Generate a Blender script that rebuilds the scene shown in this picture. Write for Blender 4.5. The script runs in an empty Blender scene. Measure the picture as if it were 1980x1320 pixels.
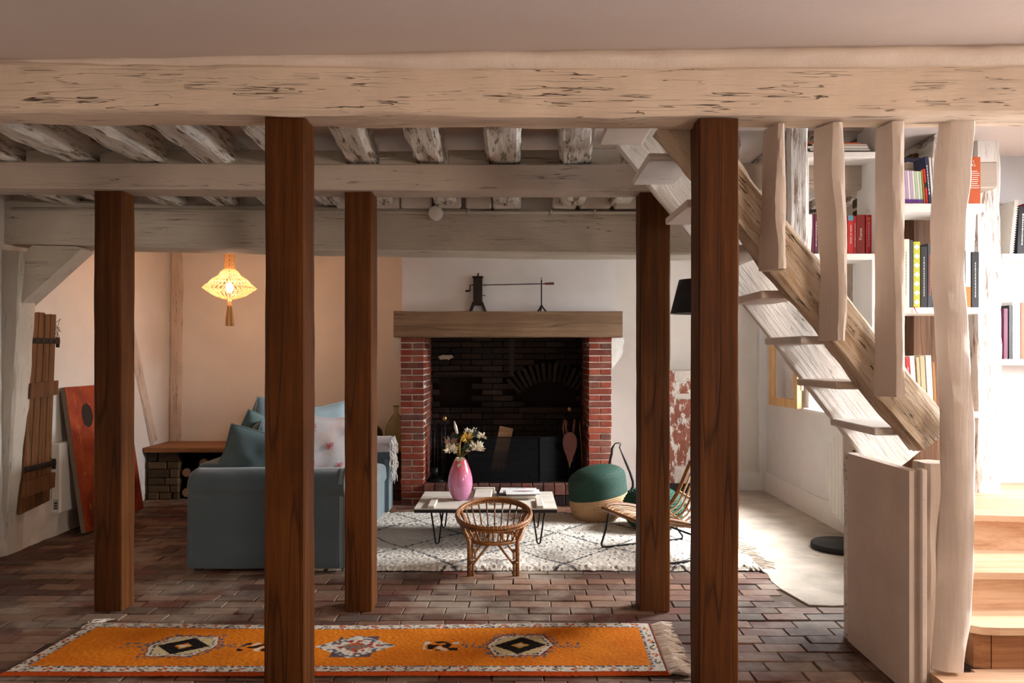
import bpy, bmesh, math, random
from mathutils import Vector, Matrix, noise
random.seed(7)
R = math.radians
SC = bpy.context.scene
COL = SC.collection

# ------------------------------------------------------------------ camera
F, CX, HY, HC = 1500.0, 990.0, 685.0, 1.45       # focal px, principal x, horizon y, eye height
cam_d = bpy.data.cameras.new('camera'); cam = bpy.data.objects.new('camera', cam_d); COL.objects.link(cam)
cam_d.sensor_width = 36.0; cam_d.lens = 36.0 * F / 1980.0
cam_d.shift_y = (HY - 660.0) / 1980.0
cam.location = (0, 0, HC); cam.rotation_euler = (R(90), 0, 0)
cam_d.clip_start = 0.05
SC.camera = cam

# ------------------------------------------------------------------ world, lights, exposure
SC.view_settings.view_transform = 'Standard'; SC.view_settings.look = 'None'
SC.view_settings.gamma = 1.0; SC.view_settings.use_curve_mapping = False
SC.view_settings.exposure = 0.0
wd = bpy.data.worlds.new('sky'); SC.world = wd; wd.use_nodes = True
wd.node_tree.nodes['Background'].inputs[0].default_value = (0.86, 0.93, 1.0, 1)
wd.node_tree.nodes['Background'].inputs[1].default_value = 1.6

def area_light(name, loc, target, sx, sy, power, col):
    d = bpy.data.lights.new(name, 'AREA'); d.shape = 'RECTANGLE'; d.size = sx; d.size_y = sy
    d.energy = power; d.color = col
    o = bpy.data.objects.new(name, d); COL.objects.link(o); o.location = loc
    o.rotation_euler = (Vector(target) - Vector(loc)).to_track_quat('-Z', 'Y').to_euler()
    return o
# daylight entering the three windows of the place (areas stand outside the openings)
area_light('stair_window_daylight', (4.45, 3.35, 2.15), (1.9, 3.75, 0.9), 1.5, 1.3, 560, (0.98, 0.98, 1.0))
area_light('side_window_daylight', (3.8, 6.45, 2.3), (1.8, 5.5, 0.0), 1.7, 1.0, 900, (0.96, 0.98, 1.0))
area_light('near_window_daylight', (4.6, -0.6, 1.75), (-0.3, 2.6, 1.65), 1.8, 1.3, 318, (1.0, 0.78, 0.62))

# ------------------------------------------------------------------ helpers
def P(x, y, d): return Vector(((x - CX) * d / F, d, HC - (y - HY) * d / F))
def PX(x, d): return (x - CX) * d / F
def PZ(y, d): return HC - (y - HY) * d / F
def lin(c): return tuple((v / 255 / 12.92) if v / 255 <= 0.04045 else ((v / 255 + 0.055) / 1.055) ** 2.4 for v in c)
def n3(x, y, z): return noise.noise(Vector((x, y, z)))

W = {}
def wm(o): return W.get(o.name, Matrix.Identity(4)) if o else Matrix.Identity(4)
def tag(o, label=None, cat=None, group=None, kind=None):
    if label: o['label'] = label
    if cat: o['category'] = cat
    if group: o['group'] = group
    if kind: o['kind'] = kind
    return o
def thing(name, label, cat, loc=(0, 0, 0), rz=0, group=None):
    o = bpy.data.objects.new(name, None); COL.objects.link(o)
    o.empty_display_size = 0.05
    o.location = loc; o.rotation_euler = (0, 0, rz)
    W[o.name] = Matrix.Translation(loc) @ Matrix.Rotation(rz, 4, 'Z')
    return tag(o, label, cat, group)

class MB:
    def __init__(s): s.v = []; s.f = []
    def box(s, x0, x1, y0, y1, z0, z1):
        return s.hexa([(x0,y0,z0),(x1,y0,z0),(x1,y1,z0),(x0,y1,z0),(x0,y0,z1),(x1,y0,z1),(x1,y1,z1),(x0,y1,z1)])
    def hexa(s, c):
        b = len(s.v); s.v += [tuple(p) for p in c]
        for q in ((0,3,2,1),(4,5,6,7),(0,1,5,4),(1,2,6,5),(2,3,7,6),(3,0,4,7)): s.f.append(tuple(b+i for i in q))
        return s
    def obox(s, M, hx, hy, hz):
        c = [(-hx,-hy,-hz),(hx,-hy,-hz),(hx,hy,-hz),(-hx,hy,-hz),(-hx,-hy,hz),(hx,-hy,hz),(hx,hy,hz),(-hx,hy,hz)]
        return s.hexa([tuple(M @ Vector(p)) for p in c])
    def bbox(s, x0, x1, y0, y1, z0, z1, b=0.006):
        """box with chamfered edges"""
        V = {}
        def vid(p):
            if p not in V: V[p] = len(s.v); s.v.append(p)
            return V[p]
        X = (x0, x1); Y = (y0, y1); Z = (z0, z1)
        def c(i, j, k, ax):
            p = [X[i], Y[j], Z[k]]; sg = [1 if i == 0 else -1, 1 if j == 0 else -1, 1 if k == 0 else -1]
            for a in range(3):
                if a != ax: p[a] += sg[a] * b
            return vid(tuple(p))
        for ax in range(3):
            for e in (0, 1):
                q = []
                for (u, w) in ((0,0),(1,0),(1,1),(0,1)):
                    idx = [0,0,0]; idx[ax] = e; o = [a for a in range(3) if a != ax]
                    idx[o[0]] = u; idx[o[1]] = w; q.append(c(*idx, ax))
                if (e == 0) != (ax == 1): q.reverse()
                s.f.append(tuple(q))
        for ax in range(3):          # edges along axis ax
            o = [a for a in range(3) if a != ax]
            for u in (0,1):
                for w in (0,1):
                    i0 = [0,0,0]; i0[o[0]] = u; i0[o[1]] = w
                    i1 = list(i0); i1[ax] = 1
                    s.f.append((c(*i0, o[0]), c(*i1, o[0]), c(*i1, o[1]), c(*i0, o[1])))
        for i in (0,1):
            for j in (0,1):
                for k in (0,1):
                    s.f.append((c(i,j,k,0), c(i,j,k,1), c(i,j,k,2)))
        return s
    def tube(s, pts, r, n=8, closed=False, caps=True, flat=1.0):
        pts = [Vector(p) for p in pts]; m = len(pts)
        rr = r if isinstance(r, (list, tuple)) else [r] * m
        b = len(s.v); up = None
        for i, p in enumerate(pts):
            a = pts[i-1] if (i > 0 or closed) else p
            c = pts[(i+1) % m] if (i < m-1 or closed) else p
            t = (c - a)
            t = t.normalized() if t.length > 1e-9 else Vector((0,0,1))
            if up is None:
                up = Vector((0,0,1)) if abs(t.z) < 0.9 else Vector((1,0,0))
            sd = t.cross(up)
            if sd.length < 1e-6: sd = t.cross(Vector((0,1,0)))
            sd.normalize(); up = sd.cross(t).normalized()
            for k in range(n):
                an = 2 * math.pi * k / n
                s.v.append(tuple(p + sd * math.cos(an) * rr[i] + up * math.sin(an) * rr[i] * flat))
        for i in range(m if closed else m - 1):
            j = (i + 1) % m
            for k in range(n):
                l = (k + 1) % n
                s.f.append((b+i*n+k, b+i*n+l, b+j*n+l, b+j*n+k))
        if caps and not closed:
            s.f.append(tuple(b+k for k in range(n))[::-1]); s.f.append(tuple(b+(m-1)*n+k for k in range(n)))
        return s
    def lathe(s, prof, n=24, c=(0,0,0), wob=None):
        b = len(s.v); m = len(prof)
        for i, (r, z) in enumerate(prof):
            for k in range(n):
                an = 2 * math.pi * k / n
                q = r * (1 + (wob(an, z) if wob else 0))
                s.v.append((c[0] + q*math.cos(an), c[1] + q*math.sin(an), c[2] + z))
        for i in range(m-1):
            for k in range(n):
                l = (k+1) % n
                s.f.append((b+i*n+k, b+i*n+l, b+(i+1)*n+l, b+(i+1)*n+k))
        if prof[0][0] > 1e-4: s.f.append(tuple(b+k for k in range(n))[::-1])
        if prof[-1][0] > 1e-4: s.f.append(tuple(b+(m-1)*n+k for k in range(n)))
        return s
    def grid(s, fn, nu, nv, closed_u=False):
        b = len(s.v)
        for j in range(nv+1):
            for i in range(nu if closed_u else nu+1): s.v.append(tuple(fn(i/nu, j/nv)))
        w = nu if closed_u else nu+1
        for j in range(nv):
            for i in range(nu):
                i2 = (i+1) % w if closed_u else i+1
                s.f.append((b+j*w+i, b+j*w+i2, b+(j+1)*w+i2, b+(j+1)*w+i))
        return s
    def ell(s, c, rx, ry, rz, n=12, m=8, M=None):
        def f(u, v):
            a = 2*math.pi*u; t = math.pi*(v-0.5)
            p = Vector((rx*math.cos(t)*math.cos(a), ry*math.cos(t)*math.sin(a), rz*math.sin(t)))
            if M: p = M @ p
            return p + Vector(c)
        return s.grid(f, n, m, closed_u=True)
    def prism(s, poly, a, b_, axis='y'):
        """extrude 2D polygon along an axis from a to b_"""
        def mk(p, t):
            return {'y': (p[0], t, p[1]), 'x': (t, p[0], p[1]), 'z': (p[0], p[1], t)}[axis]
        b = len(s.v); n = len(poly)
        s.v += [mk(p, a) for p in poly] + [mk(p, b_) for p in poly]
        s.f.append(tuple(range(b, b+n))); s.f.append(tuple(range(b+2*n-1, b+n-1, -1)))
        for i in range(n):
            j = (i+1) % n; s.f.append((b+i, b+n+i, b+n+j, b+j))
        return s
    def build(s, name, mat, parent=None, smooth=False, world=True, kind=None, fix=True):
        me = bpy.data.meshes.new(name)
        vs = s.v
        if parent is not None and world:
            Mi = wm(parent).inverted(); vs = [Mi @ Vector(p) for p in s.v]
        me.from_pydata([tuple(p) for p in vs], [], s.f)
        if fix:
            bm = bmesh.new(); bm.from_mesh(me)
            bmesh.ops.remove_doubles(bm, verts=bm.verts, dist=1e-6)
            bmesh.ops.recalc_face_normals(bm, faces=bm.faces); bm.to_mesh(me); bm.free()
        if smooth: me.polygons.foreach_set('use_smooth', [True]*len(me.polygons))
        me.materials.append(mat)
        o = bpy.data.objects.new(name, me); COL.objects.link(o)
        if parent is not None:
            o.parent = parent; W[o.name] = wm(parent)
        else: W[o.name] = Matrix.Identity(4)
        if kind: o['kind'] = kind
        return o

def rehome(o, pt):
    """move a one-mesh top-level object's origin to its base point without moving it"""
    pt = Vector(pt); o.data.transform(Matrix.Translation(-pt)); o.location = pt
    W[o.name] = Matrix.Translation(pt); return o

def timber(name, p0, p1, w, h, mat, parent=None, up=(0,0,1), seg=24, amp=0.006, seed=0, ctr=None, ws=None, hs=None,
           ch=0.012, smooth=True, fine=0.0):
    """hand-hewn timber from p0 to p1 (axis centres); local X = grain. w across (side), h along 'up'."""
    p0 = Vector(p0); p1 = Vector(p1); ax = p1 - p0; L = ax.length; ax.normalize()
    u = Vector(up); sd = u.cross(ax).normalized(); u = ax.cross(sd).normalized()
    M = Matrix(((ax.x, sd.x, u.x, p0.x), (ax.y, sd.y, u.y, p0.y), (ax.z, sd.z, u.z, p0.z), (0,0,0,1)))
    mb = MB(); k = 5
    sec = []
    for (a, b) in (((-1,-1),(1,-1)), ((1,-1),(1,1)), ((1,1),(-1,1)), ((-1,1),(-1,-1))):
        for i in range(k+1): 
            t = i/k; sec.append((a, b, t))
    n = len(sec)
    for i in range(seg+1):
        t = i/seg; x = L*t
        oy, oz = ctr(t) if ctr else (0, 0)
        hw = w/2*(ws(t) if ws else 1); hh = h/2*(hs(t) if hs else 1)
        for (a, b, q) in sec:
            y0, z0 = a[0]*hw, a[1]*hh; y1, z1 = b[0]*hw, b[1]*hh
            d = Vector((y1-y0, z1-z0)); ln = d.length; d.normalize()
            q2 = ch + q*(ln-2*ch)
            y = y0 + d.x*q2; z = z0 + d.y*q2
            nx, nz = d.y, -d.x
            e = amp*(n3(x*2.2+seed*7.1, y*9+seed, z*9) + 0.55*n3(x*6+seed*3, y*22, z*22+seed)) + fine*n3(x*9+seed, y*60, z*60)
            mb.v.append((x, y+oy+nx*e, z+oz+nz*e))
    for i in range(seg):
        for j in range(n):
            l = (j+1) % n
            mb.f.append((i*n+j, i*n+l, (i+1)*n+l, (i+1)*n+j))
    mb.f.append(tuple(range(n))[::-1]); mb.f.append(tuple(seg*n+j for j in range(n)))
    o = mb.build(name, mat, None, smooth=False)
    if smooth:
        for pl in o.data.polygons: pl.use_smooth = len(pl.vertices) == 4
        o.data.set_sharp_from_angle(angle=R(38))
    if parent is not None:
        o.parent = parent; o.matrix_basis = wm(parent).inverted() @ M
    else: o.matrix_basis = M
    W[o.name] = M
    return o

def copy_tree(o, parent=None):
    c = o.copy(); COL.objects.link(c); c.parent = parent
    for ch in o.children: copy_tree(ch, c)
    return c

# ------------------------------------------------------------------ materials
MATS = {}
class NT:
    def __init__(s, name):
        s.m = bpy.data.materials.new(name); s.m.use_nodes = True; s.t = s.m.node_tree
        s.b = s.t.nodes['Principled BSDF']; MATS[name] = s.m
    def n(s, ty, **kw):
        x = s.t.nodes.new(ty)
        for k, v in kw.items():
            if k.startswith('i_'):
                key = k[2:]; key = int(key) if key.isdigit() else key.replace('_', ' ')
                x.inputs[key].default_value = v
            else: setattr(x, k, v)
        return x
    def l(s, a, b): s.t.links.new(a, b)
    def coords(s, kind='Object', scale=(1,1,1)):
        if kind == 'World':
            g = s.n('ShaderNodeNewGeometry'); src = g.outputs['Position']
        else:
            src = s.n('ShaderNodeTexCoord').outputs[kind]
        m = s.n('ShaderNodeMapping'); m.inputs['Scale'].default_value = scale
        s.l(src, m.inputs['Vector']); return m.outputs[0]
    def noise(s, vec, scale, detail=4, rough=0.55, dist=0.0):
        x = s.n('ShaderNodeTexNoise'); x.inputs['Scale'].default_value = scale; x.inputs['Detail'].default_value = detail
        x.inputs['Roughness'].default_value = rough; x.inputs['Distortion'].default_value = dist
        if vec is not None: s.l(vec, x.inputs['Vector'])
        return x.outputs['Fac']
    def ramp(s, fac, stops, interp='LINEAR'):
        x = s.n('ShaderNodeValToRGB'); x.color_ramp.interpolation = interp
        e = x.color_ramp.elements
        while len(e) < len(stops): e.new(0.5)
        for i, (p, c) in enumerate(stops):
            e[i].position = p; e[i].color = (c if len(c) == 4 else (*c, 1)) if isinstance(c, tuple) else (c, c, c, 1)
        s.l(fac, x.inputs[0]); return x.outputs[0]
    def mix(s, fac, a, b, mode='MIX'):
        x = s.n('ShaderNodeMix', data_type='RGBA', blend_type=mode)
        for k, v in ((0, fac), (6, a), (7, b)):
            if isinstance(v, (int, float)): x.inputs[k].default_value = v
            elif isinstance(v, tuple): x.inputs[k].default_value = (*v[:3], 1)
            else: s.l(v, x.inputs[k])
        return x.outputs[2]
    def math(s, op, a, b=0.0):
        x = s.n('ShaderNodeMath', operation=op)
        for k, v in ((0, a), (1, b)):
            if isinstance(v, (int, float)): x.inputs[k].default_value = v
            else: s.l(v, x.inputs[k])
        return x.outputs[0]
    def bump(s, h, strength=0.3, dist=0.01):
        x = s.n('ShaderNodeBump'); x.inputs['Strength'].default_value = strength; x.inputs['Distance'].default_value = dist
        s.l(h, x.inputs['Height']); s.l(x.outputs[0], s.b.inputs['Normal'])
    def col(s, c):
        if isinstance(c, tuple): s.b.inputs['Base Color'].default_value = (*c[:3], 1)
        else: s.l(c, s.b.inputs['Base Color'])
    def rough(s, r): s.b.inputs['Roughness'].default_value = r
    def spec(s, r): s.b.inputs['Specular IOR Level'].default_value = r

def m_plain(name, c, rough=0.6, var=0.12, sc=9.0, bump=0.0, bsc=60.0, metal=0.0, spec=0.4, coat=0.0):
    t = NT(name); v = t.coords('World'); c = lin(c)
    nz = t.noise(v, sc, 3)
    t.col(t.ramp(nz, [(0.25, tuple(x*(1-var) for x in c)), (0.75, tuple(min(1, x*(1+var)) for x in c))]))
    t.rough(rough); t.spec(spec); t.b.inputs['Metallic'].default_value = metal
    t.b.inputs['Coat Weight'].default_value = coat
    if bump: t.bump(t.noise(v, bsc, 3), bump, 0.004)
    return t.m

def m_paint_wood(name, base, dark, crack=0.5, rough=0.7, rel=0.4, tex=1.0, worn=None, worn_amt=0.0):
    """old painted timber: cracks along local X"""
    t = NT(name); v = t.coords('Object', (0.34, 9, 9)); b = lin(base); d = lin(dark)
    n1 = t.noise(v, 3.4*tex, 3, 0.5, 0.0)
    c1 = t.ramp(t.math('ABSOLUTE', t.math('SUBTRACT', n1, 0.5)), [(0.0, 1.0), (0.003, 0.8), (0.008, 0.0)])
    msk = t.ramp(t.noise(t.coords('Object', (1.1, 5, 5)), 2.0, 3), [(0.56 - 0.06*crack, 0.0), (0.64 - 0.06*crack, 1.0)])
    ck = t.math('MULTIPLY', t.math('MULTIPLY', c1, msk), min(1.0, 0.15 + crack))
    n2 = t.noise(t.coords('Object', (0.2, 15, 15)), 3.1*tex, 2, 0.5, 0.0)
    c3 = t.ramp(t.math('ABSOLUTE', t.math('SUBTRACT', n2, 0.47)), [(0.0, 0.9), (0.002, 0.6), (0.005, 0.0)])
    m3 = t.ramp(t.noise(t.coords('Object', (1.6, 4, 4)), 2.4, 3), [(0.52, 0.0), (0.6, 1.0)])
    ck = t.math('MAXIMUM', ck, t.math('MULTIPLY', t.math('MULTIPLY', c3, m3), min(1.0, 0.1 + crack)))
    fine = t.noise(t.coords('Object', (1.4, 22, 22)), 3.0, 5, 0.65)
    c2 = t.ramp(fine, [(0.26, 1.0), (0.34, 0.0)])
    blot = t.noise(t.coords('Object'), 3.0, 4)
    colr = t.ramp(blot, [(0.3, tuple(x*0.86 for x in b)), (0.7, tuple(min(1, x*1.05) for x in b))])
    if worn:
        wn = t.noise(t.coords('Object', (1.2, 9, 9)), 3.2, 6, 0.7)
        colr = t.mix(t.ramp(wn, [(0.58-worn_amt*0.2, 0.0), (0.68-worn_amt*0.2, 1.0)]), colr, lin(worn))
    colr = t.mix(t.math('MULTIPLY', c2, 0.35), colr, d)
    colr = t.mix(ck, colr, d)
    t.col(colr); t.rough(rough); t.spec(0.25)
    hgt = t.math('SUBTRACT', t.math('ADD', t.math('MULTIPLY', fine, 0.5), t.math('MULTIPLY', t.noise(t.coords('Object', (0.6, 1, 1)), 38, 4), 0.25)), t.math('MULTIPLY', ck, 0.9))
    t.bump(hgt, rel, 0.012)
    return t.m

def m_wood(name, c0, c1, c2, rough=0.55, sc=1.0, rel=0.25, axis='X', coords='Object', crack=True, spec=0.35):
    t = NT(name)
    s = {'X': (0.42, 11, 11), 'Y': (11, 0.42, 11), 'Z': (11, 11, 0.42)}[axis]
    v = t.coords(coords, tuple(q*sc for q in s))
    n1 = t.noise(v, 2.2, 6, 0.62, 0.25)
    n2 = t.noise(t.coords(coords, tuple(q*sc*2.8 for q in s)), 5.0, 4, 0.6)
    blot = t.noise(t.coords(coords), 2.3, 3)
    f = t.math('ADD', t.math('MULTIPLY', n1, 0.72), t.math('MULTIPLY', n2, 0.28))
    colr = t.ramp(f, [(0.30, lin(c0)), (0.5, lin(c1)), (0.72, lin(c2))])
    colr = t.mix(t.ramp(blot, [(0.35, 0.35), (0.65, 0.0)]), colr, lin(c0))
    h = f
    if crack:
        nc = t.noise(t.coords(coords, tuple(q*0.55 for q in s)), 1.0, 2, 0.5, 0.0)
        ck = t.ramp(t.math('ABSOLUTE', t.math('SUBTRACT', nc, 0.5)), [(0.0, 0.6), (0.003, 0.35), (0.006, 0.0)])
        colr = t.mix(ck, colr, tuple(x*0.25 for x in lin(c0)))
        h = t.math('SUBTRACT', f, ck)
    t.col(colr); t.rough(rough); t.spec(spec); t.bump(h, rel, 0.006)
    return t.m

def m_bricks(name, cols, dust=0.3, dustcol=(150,140,128), rough=0.8, rel=0.4, dsc=1.6):
    t = NT(name)
    oi = t.n('ShaderNodeObjectInfo').outputs['Random']; gi = t.n('ShaderNodeNewGeometry').outputs['Random Per Island']
    rnd = t.math('FRACT', t.math('ADD', oi, gi))
    k = len(cols)
    c = t.ramp(rnd, [(i/k, lin(q)) for i, q in enumerate(cols)], 'CONSTANT')
    v = t.coords('World')
    c = t.mix(t.ramp(t.noise(v, 26, 4), [(0.3, 0.35), (0.7, 0.0)]), c, tuple(x*0.45 for x in lin(cols[0])))
    du = t.noise(v, dsc, 5, 0.65)
    c = t.mix(t.math('MULTIPLY', t.ramp(du, [(0.48, 0.0), (0.66, 1.0)]), dust), c, lin(dustcol))
    t.col(c); t.rough(rough); t.spec(0.25); t.bump(t.noise(v, 70, 4), rel, 0.004)
    return t.m

def m_vcol(name, rough=0.95, bump=0.5, bsc=260.0, sheen=0.3):
    t = NT(name); a = t.n('ShaderNodeVertexColor', layer_name='Col')
    v = t.coords('World')
    c = t.mix(t.ramp(t.noise(v, bsc*0.6, 3), [(0.3, 0.3), (0.65, 0.0)]), a.outputs[0], (0.0, 0.0, 0.0), 'MULTIPLY')
    t.col(t.mix(0.75, a.outputs[0], c)); t.rough(rough); t.spec(0.1)
    t.b.inputs['Sheen Weight'].default_value = sheen
    t.bump(t.noise(v, bsc, 3), bump, 0.006); return t.m

def m_fabric(name, c, var=0.1, bump=0.3, rough=0.9, sheen=0.4, wr=True):
    t = NT(name); v = t.coords('World'); c = lin(c)
    t.col(t.ramp(t.noise(v, 5, 4), [(0.3, tuple(x*(1-var) for x in c)), (0.7, tuple(x*(1+var) for x in c))]))
    t.rough(rough); t.spec(0.15); t.b.inputs['Sheen Weight'].default_value = sheen
    h = t.noise(v, 330, 2)
    if wr: h = t.math('ADD', t.math('MULTIPLY', h, 0.25), t.noise(t.coords('World', (1,1,2.2)), 5.5, 3, 0.5, 0.5))
    t.bump(h, bump, 0.012); return t.m

def m_plaster(name, c, var=0.05, rel=0.25, stain=None, sc=2.2):
    t = NT(name); v = t.coords('World'); c = lin(c)
    col = t.ramp(t.noise(v, sc, 5), [(0.3, tuple(x*(1-var) for x in c)), (0.7, tuple(min(1, x*(1+var)) for x in c))])
    if stain:
        col = t.mix(t.ramp(t.noise(v, 9, 6, 0.7), [(0.62, 0.0), (0.72, 0.6)]), col, lin(stain))
    t.col(col); t.rough(0.9); t.spec(0.15)
    t.bump(t.math('ADD', t.noise(v, 14, 4), t.math('MULTIPLY', t.noise(v, 120, 3), 0.3)), rel, 0.01)
    return t.m

PLASTER = m_plaster('plaster_white', (226, 220, 212))
PLASTER_R = m_plaster('plaster_cool', (228, 226, 224), rel=0.12)
PLASTER_ROUGH = m_plaster('plaster_rough', (218, 210, 200), rel=0.8, stain=(92, 80, 66))
CEIL = m_plaster('ceiling_paint', (216, 203, 196), var=0.03, rel=0.12, sc=1.0)
BEAM = m_paint_wood('beam_cream_paint', (228, 209, 189), (84, 60, 44), crack=1.0, rel=0.9)
BEAM2 = m_paint_wood('beam_smooth_paint', (190, 176, 162), (48, 38, 30), crack=0.7, rel=0.4, tex=0.8)
BEAM3 = m_paint_wood('beam_white_paint', (202, 194, 180), (60, 50, 42), crack=0.6, rel=0.6, tex=0.8)
JOIST = m_paint_wood('joist_whitewash', (222, 216, 206), (92, 78, 66), crack=1.0, rel=1.2, worn=(120, 100, 82), worn_amt=0.32)
STUD = m_paint_wood('stud_cream_paint', (220, 206, 194), (110, 84, 66), crack=0.0, rel=0.3)
STRINGER = m_paint_wood('stringer_worn_paint', (216, 199, 176), (92, 66, 44), crack=1.2, rel=1.2, worn=(192, 166, 136), worn_amt=0.35, tex=1.6)
STAIRW = m_paint_wood('stair_white_paint', (232, 228, 222), (120, 108, 96), crack=0.5, rel=1.1, tex=1.8)
RPOST = m_paint_wood('rough_white_post', (238, 235, 230), (120, 96, 80), crack=0.2, rel=1.2, worn=(150, 122, 104), worn_amt=0.22)
OAK = m_wood('stained_oak', (54, 27, 8), (88, 49, 16), (114, 69, 26), rough=0.6, rel=0.35, spec=0.15)
MANTELW = m_wood('mantel_oak', (92, 70, 50), (134, 106, 80), (160, 132, 104), rough=0.75)
STEPW = m_wood('step_pine', (172, 128, 96), (212, 176, 144), (230, 202, 174), rough=0.6, crack=False)
STEPD = m_wood('riser_pine', (96, 62, 38), (156, 108, 70), (190, 142, 98), rough=0.65, crack=False)
SHUTW = m_wood('shutter_wood', (58, 36, 20), (112, 74, 42), (142, 98, 58), rough=0.75, axis='Z', coords='World')
BENCHW = m_wood('bench_wood', (96, 58, 30), (148, 98, 58), (176, 124, 78), rough=0.6, coords='World')
CASEW = m_wood('casement_pine', (186, 140, 84), (218, 176, 120), (232, 196, 146), rough=0.45, axis='Z', coords='World', crack=False)
RATTAN = m_wood('rattan', (74, 42, 18), (132, 84, 42), (170, 116, 66), rough=0.45, coords='World', sc=2.2, crack=False)
CANE = m_wood('pale_cane', (128, 92, 62), (186, 150, 114), (214, 184, 150), rough=0.5, coords='World', sc=2.2, crack=False)
BLACK = m_plain('black_iron', (26, 25, 26), rough=0.45, metal=0.6)
BLACKM = m_plain('black_matte', (24, 24, 26), rough=0.7)
SOOT = m_plain('soot', (22, 17, 14), rough=0.95, var=0.4, bump=0.5)
IRON = m_plain('rusty_iron', (46, 34, 28), rough=0.7, metal=0.3, var=0.3)
BRASS = m_plain('brass', (176, 140, 84), rough=0.35, metal=0.9)
WHITEP = m_plain('white_shelf_paint', (236, 234, 230), rough=0.5, var=0.02)
WHITEM = m_plain('white_enamel', (226, 222, 216), rough=0.35, var=0.02)
PAPER = m_plain('paper', (232, 226, 214), rough=0.9, var=0.05, sc=160)
MORTAR = m_plaster('lime_mortar', (208, 198, 184), var=0.12, rel=0.5)
FMORTAR = m_plaster('floor_joint', (100, 86, 74), var=0.25, rel=0.5)

# ================================================================== STRUCTURE
FLOORB = m_bricks('paver_brick', [(86,60,48),(112,78,62),(98,72,60),(126,92,74),(104,64,52),(92,76,66),(132,104,86),(80,52,44)], dust=0.75, dustcol=(156,142,126), rough=0.62, dsc=1.5)
CONC = m_plaster('concrete', (186, 176, 162), var=0.25, rel=0.5, stain=(122, 104, 84), sc=3.0)
floor = MB().box(-3.9, 4.1, -2.6, 8.5, -0.2, -0.008).build('floor', FMORTAR); tag(floor, kind='structure')
L_, D_, G_ = 0.236, 0.112, 0.005
bm_var = []
for k in range(5):
    h = L_/2 - G_/2; q = D_/2 - G_/2
    m = MB().bbox(-h, h, -q, q, -0.014, 0.0, 0.004)
    m.v = [(x + 0.005*n3(x*40+k*9, y*40, 1), y + 0.004*n3(x*40, y*40+k*5, 2), z + 0.003*n3(x*30+k, y*30, 3)) for x, y, z in m.v]
    o = m.build('brick', FLOORB, floor); bm_var.append(o.data); bpy.data.objects.remove(o)
def under_rug(x, y): return -2.1 < x < 0.6 and 3.62 < y < 4.02
def on_conc(x, y): return x > 1.66 + 0.05*n3(x*3, y*3, 5) and y > 4.48 + 0.03*n3(x*6, 2, 1)
cands = []
row = 0; y = 1.6
while y < 8.3:
    x = -3.66 + (0.118 if row % 2 else 0.0) + random.uniform(-0.03, 0.03)
    while x < 3.9:
        if not on_conc(x, y) and not (y > 4.85 and x > 2.7): cands.append((x, y))
        x += L_
    y += D_; row += 1
cands = [c for c in cands]
def vis(x, y):
    if y < 3.36 or abs(x) > 0.665*y or under_rug(x, y): return False
    if x > 1.68 and y < 3.95: return False
    if y > 5.1 and -1.2 < x < 1.7: return False
    if y > 5.1 and -2.2 < x: return False
    return True
vs = sorted([c for c in cands if vis(*c)], key=lambda c: c[1])
single = set(vs[:290])
rest = MB()
for (x, y) in cands:
    a = random.uniform(-0.014, 0.014); dz = random.uniform(-0.005, 0.002)
    if (x, y) in single:
        o = bpy.data.objects.new('brick', random.choice(bm_var)); COL.objects.link(o); o.parent = floor
        o.location = (x, y, dz); o.rotation_euler = (random.uniform(-0.016,0.016), random.uniform(-0.012,0.012), a)
    else:
        h = L_/2 - G_/2; q = D_/2 - G_/2
        M = Matrix.Translation((x, y, dz - 0.007)) @ Matrix.Rotation(a, 4, 'Z'); rest.obox(M, h, q, 0.007)
rest.build('brick_paving', FLOORB, floor, kind='stuff')
# concrete slab strip on the window side, ragged edge
edge = [(1.66, 8.3)] + [(1.66 + 0.035*n3(k*0.9, 3, 1) + (0.03 if k % 3 == 0 else 0), 8.0 - k*0.16) for k in range(22)]
edge += [(1.72, 4.49), (1.85, 4.47), (2.0, 4.49), (2.2, 4.45), (2.45, 4.47), (2.7, 4.46)]
slab = MB().prism(edge + [(2.7, 8.3)], -0.01, 0.003, 'z').build('concrete_strip', CONC, floor)

MORT = PLASTER
# walls
wl = MB().box(-3.95, -3.67, -2.6, 8.6, 0, 2.75).build('wall_left', PLASTER); tag(wl, kind='structure')
wb = MB().box(-3.95, 2.95, 8.3, 8.6, 0, 2.75).build('wall_back', PLASTER); tag(wb, kind='structure')
# plaster gone rough low on the left wall
def wlr(u, v):
    y = 5.2 + 2.5*u; z = 0.55*v + 0.0
    hgt = 0.62 + 0.12*n3(y*2, 1, 4)
    e = (0.02 + 0.018*n3(y*7, z*9, 2) + 0.008*n3(y*25, z*25, 2)) * max(0, min(1, (hgt - v)/0.15 + 0.0))
    return (-3.672 + e, y, z)
o = MB().grid(wlr, 90, 30).build('rough_plinth', PLASTER_ROUGH, wl, smooth=True)
# right wall with a window opening  Y 5.45..7.05  z .96..2.06
RX = 2.7
wr = MB()
wr.box(RX, RX+0.3, 4.85, 5.45, 0, 2.75).box(RX, RX+0.3, 7.05, 8.3, 0, 2.75)
wr.box(RX, RX+0.3, 5.45, 7.05, 0, 0.96).box(RX, RX+0.3, 5.45, 7.05, 2.06, 2.75)
wr = wr.build('wall_right', PLASTER_R); tag(wr, kind='structure')
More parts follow.
